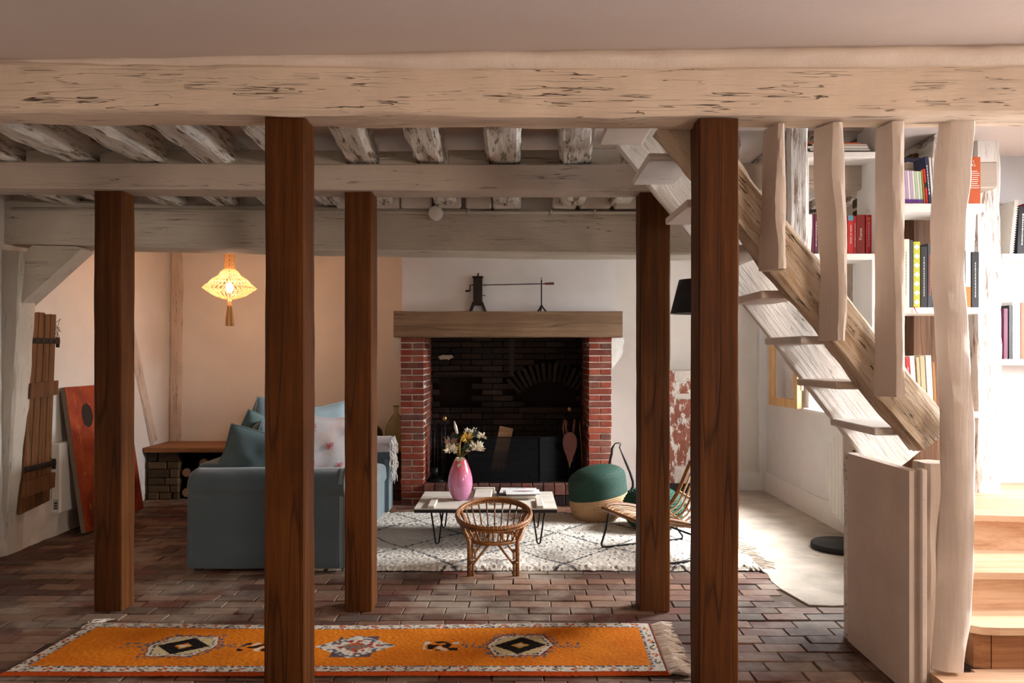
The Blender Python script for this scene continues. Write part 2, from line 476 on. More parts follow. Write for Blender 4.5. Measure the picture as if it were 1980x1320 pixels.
# stairwell: wall facing the camera behind the winder steps, outer wall with a window opening
ws_ = MB().box(RX+0.3, 4.1, 4.85, 5.1, 0, 3.4).build('wall_stair', m_plaster('plaster_grey', (206, 206, 208), rel=0.1)); tag(ws_, kind='structure')
wo = MB()
wo.box(3.9, 4.2, -2.6, -1.5, 0, 3.0).box(3.9, 4.2, 0.3, 2.7, 0, 3.0).box(3.9, 4.2, -1.5, 0.3, 0, 0.9).box(3.9, 4.2, -1.5, 0.3, 2.3, 3.0).box(3.9, 4.2, 4.15, 4.85, 0, 3.0)
wo.box(3.9, 4.2, 2.7, 4.15, 0, 0.75).box(3.9, 4.2, 2.7, 4.15, 2.1, 3.0)
wo = wo.build('wall_outer', PLASTER_R); tag(wo, kind='structure')
wr2 = MB()
wr2.box(-3.95, 4.2, -2.6, -2.4, 0, 2.75)
wr2 = wr2.build('wall_rear', PLASTER); tag(wr2, kind='structure')
# ceiling: near part slightly sloped, far part flat
ce = MB()
ce.hexa([(-3.95,-2.6,2.628),(4.2,-2.6,2.735),(4.2,3.3,2.735),(-3.95,3.3,2.628),(-3.95,-2.6,2.9),(4.2,-2.6,2.9),(4.2,3.3,2.9),(-3.95,3.3,2.9)])
ce.box(-3.95, 0.35, 3.3, 8.6, 2.69, 2.9).box(0.35, 1.95, 3.3, 3.40, 2.69, 3.3).box(0.35, 1.95, 4.30, 8.6, 2.69, 3.3).box(1.95, 4.2, 3.3, 8.6, 2.69, 3.3)
ce.box(0.25, 0.35, 3.3, 4.4, 2.9, 3.3).box(0.25, 2.0, 3.3, 4.4, 3.3, 3.4)
ce = ce.build('ceiling', CEIL); tag(ce, kind='structure')
# baseboards along the window corner
bb = MB().box(2.676, 2.7, 4.9, 8.3, 0.0, 0.2).build('baseboard_right', WHITEP); tag(bb, kind='structure')
bb = MB().box(1.0, 2.676, 8.276, 8.3, 0.0, 0.2).build('baseboard_back', WHITEP); tag(bb, kind='structure')
# pipe chase in the corner
cc = MB().box(2.62, 2.70, 8.22, 8.3, 0.2, 2.69).build('trim_1', PLASTER_R); tag(cc, kind='structure')

# ---- main front beam, middle beam, rear beam
front_beam = timber('front_beam', (-3.67, 3.245, 2.545), (3.9, 3.245, 2.535), 0.19, 0.215, BEAM, seg=120, amp=0.012, seed=3, ch=0.014,
                    ctr=lambda t: (0, -0.016*math.sin(math.pi*t) + 0.004*math.sin(9*t)), hs=lambda t: 1.0 - 0.07*math.sin(math.pi*t))
tag(front_beam, 'huge cream-painted cracked ceiling beam resting on two of the brown posts', 'beam')
# mortices and pegs: shallow recess slivers under the front beam
for px in ():
    w = random.uniform(0.06, 0.15)
    b = MB().box(PX(px, 3.2)-w/2, PX(px, 3.2)+w/2, 3.2, 3.235, 2.405, 2.412).build('mortice', BEAM2, front_beam)
def plb(u, v):
    x = -3.66 + 7.56*u; k = min(1, max(0.12, (x+1.6)/1.4))
    zt = 2.628 + (x+3.95)/8.15*0.107 + 0.004
    z0 = 2.60 + 0.03*(1-k) + 0.012*n3(x*2.5, 3, 1)
    z = z0 + (zt - z0)*v
    return (x, 3.17 - 0.035*k*math.sin(math.pi*min(1, v*0.9)) + 0.012*n3(x*4, z*14, 7) + 0.004*n3(x*15, z*30, 7), z)
o = MB().grid(plb, 160, 8).build('trim_2', m_plaster('plaster_fillet', (226, 212, 200), rel=0.5), smooth=True); tag(o, kind='structure')
mid_beam = timber('middle_beam', (-3.67, 4.42, 2.455), (2.7, 4.42, 2.445), 0.20, 0.148, BEAM2, seg=70, amp=0.004, seed=9, ch=0.008,
                  ctr=lambda t: (0, 0.018*(0.5-t)**2*4 - 0.012))
tag(mid_beam, 'slim white-painted ceiling beam carried by three short brown posts', 'beam')
rear_beam = timber('rear_beam', (-3.67, 5.77, 2.41), (2.7, 5.77, 2.325), 0.33, 0.318, BEAM3, seg=70, amp=0.008, seed=14, ch=0.014,
                   ctr=lambda t: (0, -0.022*math.sin(math.pi*t)))
tag(rear_beam, 'deep white-painted beam with a cable conduit spanning before the fireplace', 'beam')
for i, (a, b) in enumerate([(650,705),(720,772),(775,835),(846,892),(900,950),(953,1008),(1068,1115),(1120,1180),(1187,1236),(1570,1610),(1630,1680)]):
    zt = 2.585 + 0.012*random.random(); x0, x1 = PX(a, 5.58), PX(b, 5.58)
    m = MB().bbox(x0, x1, 5.575, 5.68, 2.50, zt, 0.012)
    m.v = [(x+0.008*n3(x*20,z*30,i), y+0.006*n3(x*20,z*20,i+3), z+0.006*n3(x*20,1,i)) for x,y,z in m.v]
    m.build('infill_stone', PLASTER_ROUGH if i % 3 == 1 else PLASTER, rear_beam)
inf = MB().box(-3.67, 2.7, 5.70, 5.80, 2.49, 2.69).build('trim_5', PLASTER); tag(inf, kind='structure')
# joists
jx = [(-3.22,-3.22),(-2.83,-2.85),(-2.40,-2.43),(-2.03,-2.05),(-1.65,-1.67),(-1.23,-1.26),(-0.775,-0.845),(-0.42,-0.452),(-0.035,-0.046),(0.285,0.35)]
for i, (a, b) in enumerate(jx):
    k = len(jx) - i
    ordn = ['', 'first', 'second', 'third', 'fourth', 'fifth', 'sixth', 'seventh', 'eighth', 'ninth', 'tenth'][k]
    s = (b-a)/1.05
    w = (0.17, 0.15, 0.16, 0.165, 0.17, 0.16, 0.165, 0.155, 0.185, 0.175)[i]
    o = timber('ceiling_joist', (a, 3.34, 2.612), (a + s*2.35, 5.66, 2.612), w, 0.172, JOIST, seg=50, amp=0.016, seed=20+i, ch=0.02, fine=0.006,
               ctr=lambda t, q=i: (0.015*math.sin(3*t+q), 0.0))
    tag(o, 'rough whitewashed ceiling joist, %s one from the staircase' % ordn, 'joist', 'rough whitewashed ceiling joists')
for i, x in enumerate((0.78, 1.2, 1.62, 2.05, 2.45)):
    o = timber('ceiling_joist', (x, 4.36, 2.612), (x, 5.66, 2.612), 0.16, 0.172, JOIST, seg=26, amp=0.014, seed=40+i, ch=0.02, fine=0.006)
    tag(o, 'short whitewashed joist behind the staircase, %s one from the corner post' % ['fifth','fourth','third','second','first'][i], 'joist', 'short joists behind the staircase')
# plank infill between joists over the middle beam
for i in range(len(jx)):
    a = jx[i][1] + 0.09; b = (jx[i+1][1] if i+1 < len(jx) else 0.70) - 0.085
    MB().bbox(a, b, 4.40, 4.425, 2.525, 2.60 + 0.02*random.random(), 0.004).build('infill_board', BEAM3, mid_beam)
# conduit and detector on the rear beam
con = thing('cable_conduit', 'thin white cable conduit clipped along the deep rear beam', 'conduit', (0, 5.59, 2.46))
zc = PZ(411, 5.58)
MB().tube([(-3.6, 5.585, zc+0.03), (-0.6, 5.585, zc+0.003), (1.2, 5.585, zc)], 0.011, 8).build('conduit_pipe', BEAM3, con, smooth=True)
for px in (560, 700, 906, 1066, 1150):
    MB().box(PX(px,5.58)-0.006, PX(px,5.58)+0.006, 5.568, 5.60, zc-0.016, zc+0.018).build('clip', BEAM3, con)
c = P(842, 411, 5.55)
det = thing('smoke_detector', 'round white detector mounted on the deep rear beam', 'detector', tuple(c))
m = MB(); m.lathe([(0.0,0.0),(0.036,0.0),(0.044,0.006),(0.05,0.018),(0.05,0.04)], 28); m.v = [(c.x+x, c.y-0.02+z, c.z+y) for x,y,z in m.v]
m.build('cover', WHITEM, det, smooth=True)
m = MB(); m.lathe([(0.052,0.036),(0.055,0.04),(0.055,0.055)], 28); m.v = [(c.x+x, c.y-0.02+z, c.z+y) for x,y,z in m.v]
m.build('mounting_ring', WHITEM, det, smooth=True)
MB().tube([(c.x, c.y+0.025, c.z+0.05), (c.x-0.002, c.y+0.02, c.z+0.12)], 0.008, 6).build('cable', BEAM3, det)

# ---- brown oak posts
def post(x0, x1, yf, dep, zt, label, seed):
    o = timber('oak_post', ((x0+x1)/2, yf+dep/2, 0.0), ((x0+x1)/2, yf+dep/2, zt), x1-x0, dep, OAK, up=(0,-1,0), seg=50, amp=0.0035, seed=seed, ch=0.006)
    return tag(o, label, 'post')
post(-1.018, -0.853, 3.19, 0.165, 2.43, 'tall brown oak post standing on the near edge of the orange runner', 51)
post(0.768, 0.933, 3.19, 0.15, 2.42, 'tall brown oak post beside the staircase, crossing its sloping stringer', 52)
post(-2.36, -2.20, 4.376, 0.15, 2.395, 'brown oak post in front of the leaning orange painting', 53)
post(-0.945, -0.79, 4.376, 0.17, 2.375, 'brown oak post between the blue sofa and the pink vase', 54)
post(0.722, 0.893, 4.376, 0.15, 2.375, 'brown oak post in front of the black cane lounge chair', 55)

# ---- left leaning white post with brace
lp = timber('white_wall_post', (-3.75, 5.68, 0.0), (-3.64, 5.68, 2.2), 0.22, 0.2, BEAM3, up=(0,-1,0), seg=40, amp=0.014, seed=61, fine=0.004)
tag(lp, 'thick white-painted timber post leaning at the left wall by the plank shutter', 'post')
kb = [(62,474),(148,476),(157,482),(24,602),(9,602),(9,528)]
br = MB().prism([(PX(a,5.62), PZ(b,5.62)) for a, b in kb], 5.62, 5.80, 'y').build('knee_brace', BEAM3)
rehome(br, P(10,602,5.7))
tag(br, 'white-painted diagonal knee brace under the deep rear beam', 'brace')
# corner timbers showing through the plaster of the far left corner
t1 = timber('trim_3', (-3.60, 8.30, 0.5), (-3.58, 8.30, 2.69), 0.12, 0.05, m_paint_wood('limewashed_timber', (214, 196, 180), (50, 36, 26), crack=1.3, rel=0.8), up=(0,-1,0), seg=40, amp=0.015, seed=63); tag(t1, kind='structure')
t2 = timber('trim_4', (-3.672, 7.95, 0.55), (-3.672, 7.3, 2.0), 0.15, 0.04, MATS['limewashed_timber'], up=(1,0,0), seg=30, amp=0.016, seed=64); tag(t2, kind='structure')

# ================================================================== WINDOWS
# right wall window frame (fixed white frame, panes) + open pine casement
w1 = thing('window_1', None, None, (2.85, 6.25, 0.96)); tag(w1, kind='structure')
for (y0, y1, z0, z1) in ((5.45,7.05,0.96,1.0),(5.45,7.05,2.02,2.06),(5.45,5.50,1.0,2.02),(7.0,7.05,1.0,2.02)):
    MB().bbox(2.86, 2.92, y0, y1, z0, z1, 0.004).build('window_frame', WHITEP, w1)
MB().bbox(2.66, 2.86, 5.40, 7.10, 0.93, 0.962, 0.006).build('window_sill', WHITEP, w1)
MB().bbox(2.87, 2.91, 6.22, 6.28, 1.0, 2.02, 0.004).build('mullion', CASEW, w1)
GLASS = NT('window_glass'); t = GLASS
tr = t.n('ShaderNodeBsdfTransparent'); gl = t.n('ShaderNodeBsdfGlossy'); gl.inputs['Roughness'].default_value = 0.02
mx = t.n('ShaderNodeMixShader'); mx.inputs[0].default_value = 0.07
t.l(tr.outputs[0], mx.inputs[1]); t.l(gl.outputs[0], mx.inputs[2]); t.l(mx.outputs[0], t.t.nodes['Material Output'].inputs[0]); GLASS = t.m
MB().box(2.888, 2.892, 5.50, 6.22, 1.0, 2.02).build('pane', GLASS, w1)
cs = thing('casement', 'pine window casement swung open against the white corner wall', 'window', (2.69, 7.1, 0.95))
def cas(y0, y1, z0, z1, name='stile'):
    x = lambda yy: 2.66 - 0.06*(yy-7.1)/0.65
    MB().hexa([(x(y0)-0.04,y0,z0),(x(y0),y0,z0),(x(y1),y1,z0),(x(y1)-0.04,y1,z0),(x(y0)-0.04,y0,z1),(x(y0),y0,z1),(x(y1),y1,z1),(x(y1)-0.04,y1,z1)]).build(name, CASEW, cs)
cas(7.12, 7.20, 0.95, 2.04); cas(7.66, 7.74, 0.95, 2.04); cas(7.20, 7.66, 0.95, 1.03, 'rail'); cas(7.20, 7.66, 1.96, 2.04, 'rail')
MB().hexa([(2.632,7.2,1.03),(2.637,7.2,1.03),(2.597,7.66,1.03),(2.592,7.66,1.03),(2.632,7.2,1.96),(2.637,7.2,1.96),(2.597,7.66,1.96),(2.592,7.66,1.96)]).build('pane', GLASS, cs)
for z in (1.15, 1.85): MB().tube([(2.66,7.11,z-0.03),(2.66,7.11,z+0.03)], 0.012, 8).build('hinge', WHITEM, cs)
# stairwell window and the window behind the viewer
for nm, pts in (('window_2', 'x'), ('window_3', 'y')):
    if pts == 'x':
        w = thing(nm, None, None, (4.05, 3.42, 0.75)); tag(w, kind='structure')
        for (y0, y1, z0, z1) in ((2.7,4.15,0.75,0.80),(2.7,4.15,2.05,2.10),(2.7,2.75,0.8,2.05),(4.10,4.15,0.8,2.05),(3.40,3.45,0.8,2.05)):
            MB().box(4.03, 4.09, y0, y1, z0, z1).build('window_frame', WHITEP, w)
        MB().box(4.058, 4.062, 2.75, 4.10, 0.8, 2.05).build('pane', GLASS, w)
    else:
        w = thing(nm, None, None, (4.05, -0.6, 0.9)); tag(w, kind='structure')
        for (y0, y1, z0, z1) in ((-1.5,0.3,0.9,0.95),(-1.5,0.3,2.25,2.3),(-1.5,-1.45,0.95,2.25),(0.25,0.3,0.95,2.25),(-0.63,-0.57,0.95,2.25)):
            MB().box(4.03, 4.09, y0, y1, z0, z1).build('window_frame', WHITEP, w)
        MB().box(4.058, 4.062, -1.45, 0.25, 0.95, 2.25).build('pane', GLASS, w)

# ================================================================== STAIR AND TIMBER SCREEN
st = thing('staircase', 'steep white-painted open staircase rising under the cream beam', 'staircase', (1.72, 3.6, 0.95))
def pl(a, b, y): return (P(*a, y), P(*b, y))
# near stringer: massive worn timber
u_ = Vector((-(P(1819,802,3.42)-P(1638,580,3.42)).z, 0, 0))
c0 = P(1297, 232, 3.42); c1 = P(1800, 846, 3.42)
ax = (c1-c0).normalized(); perp = Vector((-ax.z, 0, ax.x)); perp = perp if perp.z > 0 else -perp
timber('stringer', c0, c1, 0.12, 0.185, STRINGER, st, up=perp, seg=70, amp=0.012, seed=71, ch=0.016, fine=0.012)
# far stringer: wide white board; lower edge passes (1190,290)->(1660,878)
a0 = P(1168, 252, 3.97); a1 = P(1665, 880, 3.97); ax = (a1-a0).normalized(); perp = Vector((-ax.z,0,ax.x)); perp = perp if perp.z > 0 else -perp
hw = 0.28
timber('stringer', a0 + perp*hw/2, a1 + perp*hw/2 + ax*0.16, 0.05, hw, STAIRW, st, up=perp, seg=70, amp=0.006, seed=72, ch=0.005, fine=0.006)
# treads
for k in range(8):
    z = 1.125 + 0.204*k; x = 1.635 - 0.168*k
    m = MB().bbox(x-0.015, x+0.20, 3.47, 3.95, z-0.035, z, 0.005)
    m.v = [(xx + 0.008*n3(yy*5, k*3, 1), yy, zz + 0.006*n3(xx*8, yy*5, k)) for xx, yy, zz in m.v]
    m.build('tread', STUD if k % 2 else STAIRW, st)
# low partition panel under the stair foot
pn = thing('low_partition', 'smooth cream-painted low partition under the stair foot', 'partition', (1.72, 3.6, 0.0))
m = MB(); m.hexa([(1.69,3.30,0),(1.74,3.30,0),(1.74,3.93,0),(1.70,3.93,0),(1.69,3.30,0.955),(1.74,3.30,0.955),(1.74,3.93,0.95),(1.70,3.93,0.95)])
o = m.build('board', STUD, pn)
MB().bbox(1.725, 1.752, 3.27, 3.325, 0, 0.965, 0.006).build('edge_batten', STUD, pn)
MB().bbox(1.705, 1.76, 3.93, 3.99, 0, 0.95, 0.004).build('edge_batten', RPOST, pn)
nw = timber('newel_post', (1.812, 3.36, 0), (1.814, 3.36, 0.985), 0.11, 0.13, STUD, up=(0,-1,0), seg=30, amp=0.014, seed=75, ch=0.02)
tag(nw, 'short cream newel post under the foot of the worn stringer', 'post')
# wavy studs hung between beam and stringer: (y, left, right) outlines in the picture at their own distance
def stud(rows, yf, dep, label, seed, side=0.35):
    """outline stud; chamfered left arris so two faces show"""
    mb = MB(); n = 10; ry = []
    ys = [r[0] for r in rows]
    seg = 60
    def interp(y, k):
        for a, b in zip(rows, rows[1:]):
            if a[0] <= y <= b[0]:
                t = (y-a[0])/(b[0]-a[0]); t = t*t*(3-2*t); return a[k]*(1-t)+b[k]*t
        return rows[-1][k]
    c0 = P((rows[0][1]+rows[0][2])/2, rows[0][0], yf); c1 = P((rows[-1][1]+rows[-1][2])/2, rows[-1][0], yf)
    rings = []
    for i in range(seg+1):
        y = ys[0] + (ys[-1]-ys[0])*i/seg
        x0 = PX(interp(y,1), yf+dep*0.95); x1 = PX(interp(y,2), yf); xm = x0 + (x1-x0)*(interp(y,3) if len(rows[0]) > 3 else side); z = PZ(y, yf)
        e = lambda q: 0.006*n3(z*5+seed, q, seed) + 0.0015*n3(z*26, q*3, seed)
        sec = [(x0+e(1), yf+dep), (x0+e(2)*0.6, yf+dep*0.95), (x0+(xm-x0)*0.05+e(2), yf+dep*0.85), (xm-0.004+e(3), yf+0.004), (xm+0.006+e(4), yf+e(4)), ((xm+x1)/2+e(5), yf-0.003+e(6)), (x1-0.01+e(6), yf+e(5)), (x1+e(7), yf+0.012), (x1+e(8), yf+dep)]
        # store in local frame: local X runs along the length (downwards)
        b = len(mb.v)
        for (x, yy) in sec: mb.v.append((c0.z - z, x - c0.x, yy - yf))
        rings.append(range(b, b+len(sec)))
    for r0, r1 in zip(rings, rings[1:]):
        for j in range(len(r0)):
            l = (j+1) % len(r0); mb.f.append((r0[j], r0[l], r1[l], r1[j]))
    mb.f.append(tuple(rings[0])); mb.f.append(tuple(rings[-1])[::-1])
    o = mb.build('timber_stud', STUD)
    for p_ in o.data.polygons: p_.use_smooth = True
    o.data.set_sharp_from_angle(angle=R(28))
    M = Matrix(((0,1,0,c0.x),(0,0,1,yf),(-1,0,0,c0.z),(0,0,0,1)))
    o.matrix_basis = M; W[o.name] = M
    return tag(o, label, 'stud')
stud([(238,1477,1519,.55),(330,1474,1521,.45),(420,1473,1521,.42),(480,1470,1521,.6),(519,1468,1522,.62)], 3.22, 0.11, 'shortest cream timber stud, hanging next to the brown post by the stair', 81)
stud([(236,1575,1632,.5),(330,1574,1636,.42),(430,1581,1640,.5),(540,1588,1640,.5),(600,1585,1640,.55),(658,1583,1636,.6)], 3.22, 0.11, 'middle-length cream timber stud with a carved wavy edge above the stringer', 82)
stud([(234,1695,1751,.3),(330,1693,1751,.35),(500,1693,1752,.45),(640,1692,1752,.55),(768,1690,1752,.62)], 3.22, 0.11, 'long cream timber stud with a knot, cut off below the stringer', 83)
stud([(232,1815,1889,.25),(330,1806,1882,.22),(420,1799,1872,.25),(520,1800,1868,.3),(640,1808,1876,.3),(720,1812,1880,.25),(820,1818,1888,.3),(950,1818,1888,.35),(1100,1812,1886,.5),(1180,1805,1882,.45),(1300,1800,1866,.4)], 3.255, 0.045, 'full-height wavy cream timber post at the foot of the wooden steps', 84)
# far-side white post standing on the far stringer
fp = timber('stair_back_post', P(1540, 590, 4.03), P(1541, 225, 4.03), 0.10, 0.05, RPOST, up=(0,-1,0), seg=30, amp=0.006, seed=85, fine=0.004)
tag(fp, 'white hewn post on the far stringer beside the red books', 'post')

# winder steps
ws = thing('winder_steps', 'pale pine winder steps climbing behind the wavy cream post', 'steps', (2.6, 3.9, 0.0))
def prz(poly, z0, z1, name, mat):
    # local X grain: poly already along X
    MB().prism(poly, z0, z1, 'z').build(name, mat, ws)
prz([(1.775,3.15),(3.88,3.15),(3.88,3.33),(1.97,3.33),(1.97,3.295),(1.775,3.295)], 0.0, 0.1, 'bottom_board', STEPW)
prz([(2.06,3.33),(3.88,3.33),(3.88,3.355),(2.06,3.355)], 0.1, 0.26, 'riser', STEPD)
prz([(1.99,3.345),(2.055,3.33),(2.055,3.5),(1.99,3.5)], 0.1, 0.26, 'side_post', STEPD)
prz([(1.955,3.38),(1.965,3.325),(2.0,3.30),(2.07,3.29),(3.88,3.29),(3.88,3.55),(1.955,3.55)], 0.258, 0.29, 'tread', STEPW)
prz([(1.99,3.535),(3.88,3.47),(3.88,3.50),(1.99,3.56)], 0.288, 0.44, 'riser', STEPW)
prz([(1.97,3.50),(3.88,3.43),(3.88,3.98),(1.97,4.0)], 0.438, 0.468, 'tread', STEPW)
prz([(1.99,3.97),(2.65,3.86),(3.88,3.66),(3.88,3.70),(2.65,3.90),(1.99,4.01)], 0.466, 0.62, 'riser', STEPW)
prz([(1.97,3.94),(2.65,3.82),(3.88,3.62),(3.88,4.845),(2.22,4.845),(2.12,4.3)], 0.618, 0.648, 'tread', STEPW)

# ================================================================== FIREPLACE
RBRICK = m_bricks('red_brick', [(128,58,42),(142,64,46),(108,54,44),(150,78,56),(98,62,54),(136,60,44),(118,64,52)], dust=0.25, dustcol=(170,140,120), rel=0.5, dsc=5)
SBRICK = m_bricks('sooted_brick', [(44,32,26),(54,38,30),(36,27,23),(60,45,36)], dust=0.3, dustcol=(30,24,20), rel=0.6, dsc=4)
fp_ = thing('fireplace', 'large open red-brick fireplace with a thick oak mantel beam', 'fireplace', (-0.06, 7.9, 0.0))
YF = 7.47
CH = 0.0625; NB = 26
PL = (-1.075, -0.845); PR = (0.735, 0.96)
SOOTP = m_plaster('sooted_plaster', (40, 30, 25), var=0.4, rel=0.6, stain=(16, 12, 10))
MB().box(PL[0]+0.008, PL[1]-0.008, YF+0.01, 8.29, 0, 1.64).build('pillar_core', MORTAR, fp_)
MB().box(PR[0]+0.008, PR[1]-0.008, YF+0.01, 8.29, 0, 1.64).build('pillar_core', MORTAR, fp_)
def brick_mesh(sx, sy, sz, k):
    m = MB().bbox(-sx/2, sx/2, -sy/2, sy/2, -sz/2, sz/2, 0.004)
    m.v = [(x+0.0025*n3(x*25+k,y*25,z*40), y+0.002*n3(x*25,y*25+k,z*40), z+0.002*n3(x*25,y*25,z*40+k)) for x,y,z in m.v]
    o = m.build('brick', RBRICK, fp_, world=False); d = o.data; bpy.data.objects.remove(o); return d
BJ = 0.010
full = [brick_mesh(0.228-BJ*0.6, 0.11-BJ, CH-BJ, k) for k in range(4)]
half = [brick_mesh(0.114-BJ, 0.22-BJ, CH-BJ, k+9) for k in range(4)]
Mi = wm(fp_).inverted()
def put(mesh, x, y, z):
    o = bpy.data.objects.new('brick', mesh); COL.objects.link(o); o.parent = fp_
    o.location = Mi @ Vector((x, y, z)); o.rotation_euler = (0, random.uniform(-0.01,0.01), random.choice((0, math.pi)) + random.uniform(-0.012,0.012))
sideb = MB()
for (a, b, inner) in ((PL[0], PL[1], 1), (PR[0], PR[1], 0)):
    for k in range(NB):
        z = CH*(k+0.5)
        j = random.uniform(-0.003, 0.003)
        if k % 2: put(random.choice(full), (a+b)/2 + j, YF+0.05, z)
        else:
            put(random.choice(half), a+0.057+j, YF+0.105, z); put(random.choice(half), b-0.057+j, YF+0.105, z)
        y = YF + (0.11 if k % 2 else 0.22)
        while y < 8.28:
            y2 = min(y+0.228, 8.29)
            for xs in ((a, a+0.02), (b-0.02, b)):
                sideb.box(xs[0]+0.0, xs[1], y+BJ/2, y2-BJ/2, z-CH/2+BJ/2, z+CH/2-BJ/2)
            y = y2
sideb.build('pillar_side_bricks', RBRICK, fp_, kind='stuff')
# mantel beam
timber('mantel', (-1.125, 7.50, 1.737), (1.05, 7.50, 1.737), 0.27, 0.245, MANTELW, fp_, seg=40, amp=0.005, seed=91, ch=0.006)
# chimney breast above (masonry painted white)
cb = MB().box(-1.06, 0.995, YF, 8.3, 1.862, 2.69).box(-1.03, 0.96, YF+0.24, 8.3, 1.68, 1.862).build('wall_chimney', PLASTER_R)
MB().box(-1.03, 0.96, YF+0.17, 8.29, 1.645, 1.68).build('flue_lining', SOOTP, fp_); tag(cb, kind='structure')
# raised hearth
MB().box(PL[1], PR[0], 7.44, 8.29, 0.0, 0.19).build('hearth_core', MORTAR, fp_)
x = PL[1]
k = 0
HBRICK = m_bricks('hearth_brick', [(96,54,44),(110,62,50),(84,50,42),(118,74,60),(90,60,52)], dust=0.4, dustcol=(120,104,92), rel=0.6, dsc=5)
while x < PR[0]-0.04:
    w = 0.104
    for (z0, z1) in ((0.105, 0.212), (0.0, 0.098)):
        m = MB().bbox(x+0.004, x+w-0.004, 7.40+random.uniform(0,0.01), 7.5, z0+0.003, z1-0.003+random.uniform(-0.004,0.002), 0.005)
        m.build('brick', HBRICK, fp_) if z0 > 0.05 else m.build('brick', MATS['sooted_brick'], fp_)
    x += w; k += 1
MB().box(PL[1], PR[0], 7.5, 8.29, 0.19, 0.205).build('hearth_floor', SOOTP, fp_)
# fireback: brickwork with a square recess and an arched oven mouth
YB = 8.12
def fbr(x0, x1, z0, z1): return MB().box(x0, x1, YB, 8.29, z0, z1)
fb = MB()
sq = (PX(843,YB), PX(920,YB), PZ(793,YB), PZ(724,YB))     # recess x0,x1,z0,z1
ov = (PX(1009,YB), PX(1116,YB), PZ(787,YB), PZ(757,YB), PZ(732,YB))  # oven x0,x1,sill,spring,crown
x0, x1 = PL[1]-0.02, PR[0]+0.02
def inside(x, z):
    if sq[0] < x < sq[1] and sq[2] < z < sq[3]: return True
    if ov[0] < x < ov[1] and z > ov[2]:
        cxo = (ov[0]+ov[1])/2; hw = (ov[1]-ov[0])/2
        top = ov[3] + (ov[4]-ov[3])*math.sqrt(max(0, 1-((x-cxo)/hw)**2))
        if z < top: return True
        # voussoir ring
    return False
def invous(x, z):
    cxo = (ov[0]+ov[1])/2; cz = ov[3]-0.35
    r = math.hypot(x-cxo, z-cz); rr = math.hypot((ov[1]-ov[0])/2, 0.35)
    return rr-0.01 < r < rr+0.21 and z > ov[3]-0.02 and x > ov[0]-0.12
MB().box(x0, x1, YB+0.16, 8.295, 0.2, 1.64).build('fireback_core', SOOTP, fp_)
wallb = MB(); row = 0; z = 0.21
while z < 1.60:
    x = x0 - (0.11 if row % 2 else 0)
    while x < x1:
        a, b = max(x, x0), min(x+0.22, x1); cxm = (a+b)/2; cz = z+0.03
        if b-a > 0.03 and not inside(cxm, cz) and not invous(cxm, cz):
            wallb.box(a+0.004, b-0.004, YB+random.uniform(0,0.012), YB+0.165, z+0.004, z+0.058)
        x += 0.22
    z += 0.0625; row += 1
wallb.build('fireback_bricks', SBRICK, fp_, kind='stuff')
cxo = (ov[0]+ov[1])/2; cz = ov[3]-0.35; rr = math.hypot((ov[1]-ov[0])/2, 0.35)
amax = math.asin(min(1, (ov[1]-ov[0])/2/rr))
for k in range(15):
    an = -amax*1.15 + 2.3*amax*(k+0.5)/15
    M = Matrix.Translation((cxo+math.sin(an)*(rr+0.1), YB+0.06, cz+math.cos(an)*(rr+0.1))) @ Matrix.Rotation(an, 4, 'Y')
    MB().obox(M, 0.019, 0.08, 0.1).build('brick', SBRICK, fp_)
MB().bbox(ov[0]-0.03, ov[1]+0.05, YB-0.03, YB+0.16, ov[2]-0.06, ov[2], 0.006).build('oven_sill', MATS['sooted_brick'], fp_)
MB().bbox(sq[0]-0.02, sq[1]+0.1, YB-0.02, YB+0.15, sq[3], sq[3]+0.03, 0.004).build('iron_lintel', IRON, fp_)
m = MB().grid(lambda u, v: (PX(862,8.1)+0.16*(u-0.5)*(1-abs(2*v-1)**2*0.5), YB-0.004+0.004*n3(u*5,v*5,1), PZ(690,8.1)+0.045*(v-0.5)+0.025*n3(u*3,v*3,2)), 12, 6).build('lime_patch', m_plain('pale_lime', (190,176,156), rough=0.9), fp_)
# stone corbels either side of the mantel
for (xa, xb, sgn) in ((-1.15, -1.06, -1), (0.965, 1.09, 1)):
    c = thing('stone_corbel', 'white-painted carved stone corbel under the %s of the mantel' % ('sofa-side end' if sgn < 0 else 'window-side end'), 'corbel', ((xa+xb)/2, 7.6, 1.35))
    prof = [(0,1.61),(1,1.61),(1,1.55),(0.85,1.53),(0.85,1.50),(0.95,1.48),(0.75,1.42),(0.35,1.36),(0.0,1.30)]
    xr = xb if sgn < 0 else xa
    wdt = (xb-xa)
    poly = [((xr + sgn*(q*wdt)), z) for q, z in prof]
    MB().prism(poly, 7.52, 7.78, 'y').build('corbel_block', m_plaster('corbel_stone%d' % (sgn+1), (220,216,208), rel=0.8), c)
# serrated trammel bar hanging in the flue
tr = thing('trammel_hook', 'dark serrated iron trammel bar hanging inside the fireplace', 'hanger', (PX(990,7.95), 7.95, 1.3))
xt = PX(990, 7.95)
m = MB(); zz = [PZ(655,7.95) - 0.02*i for i in range(20)]
poly = [(xt+0.02, zz[0])]
poly += [(xt+0.02, zz[-1])]
for i in range(19, -1, -1): poly += [(xt-0.014, zz[i]), (xt-0.028, zz[i]+0.004)]
m.prism(poly, 7.95, 7.965, 'y').build('toothed_bar', IRON, tr)
MB().tube([(xt+0.004,7.957,zz[0]),(xt+0.004,7.957,1.7)], 0.008, 6).build('hanger_rod', IRON, tr)

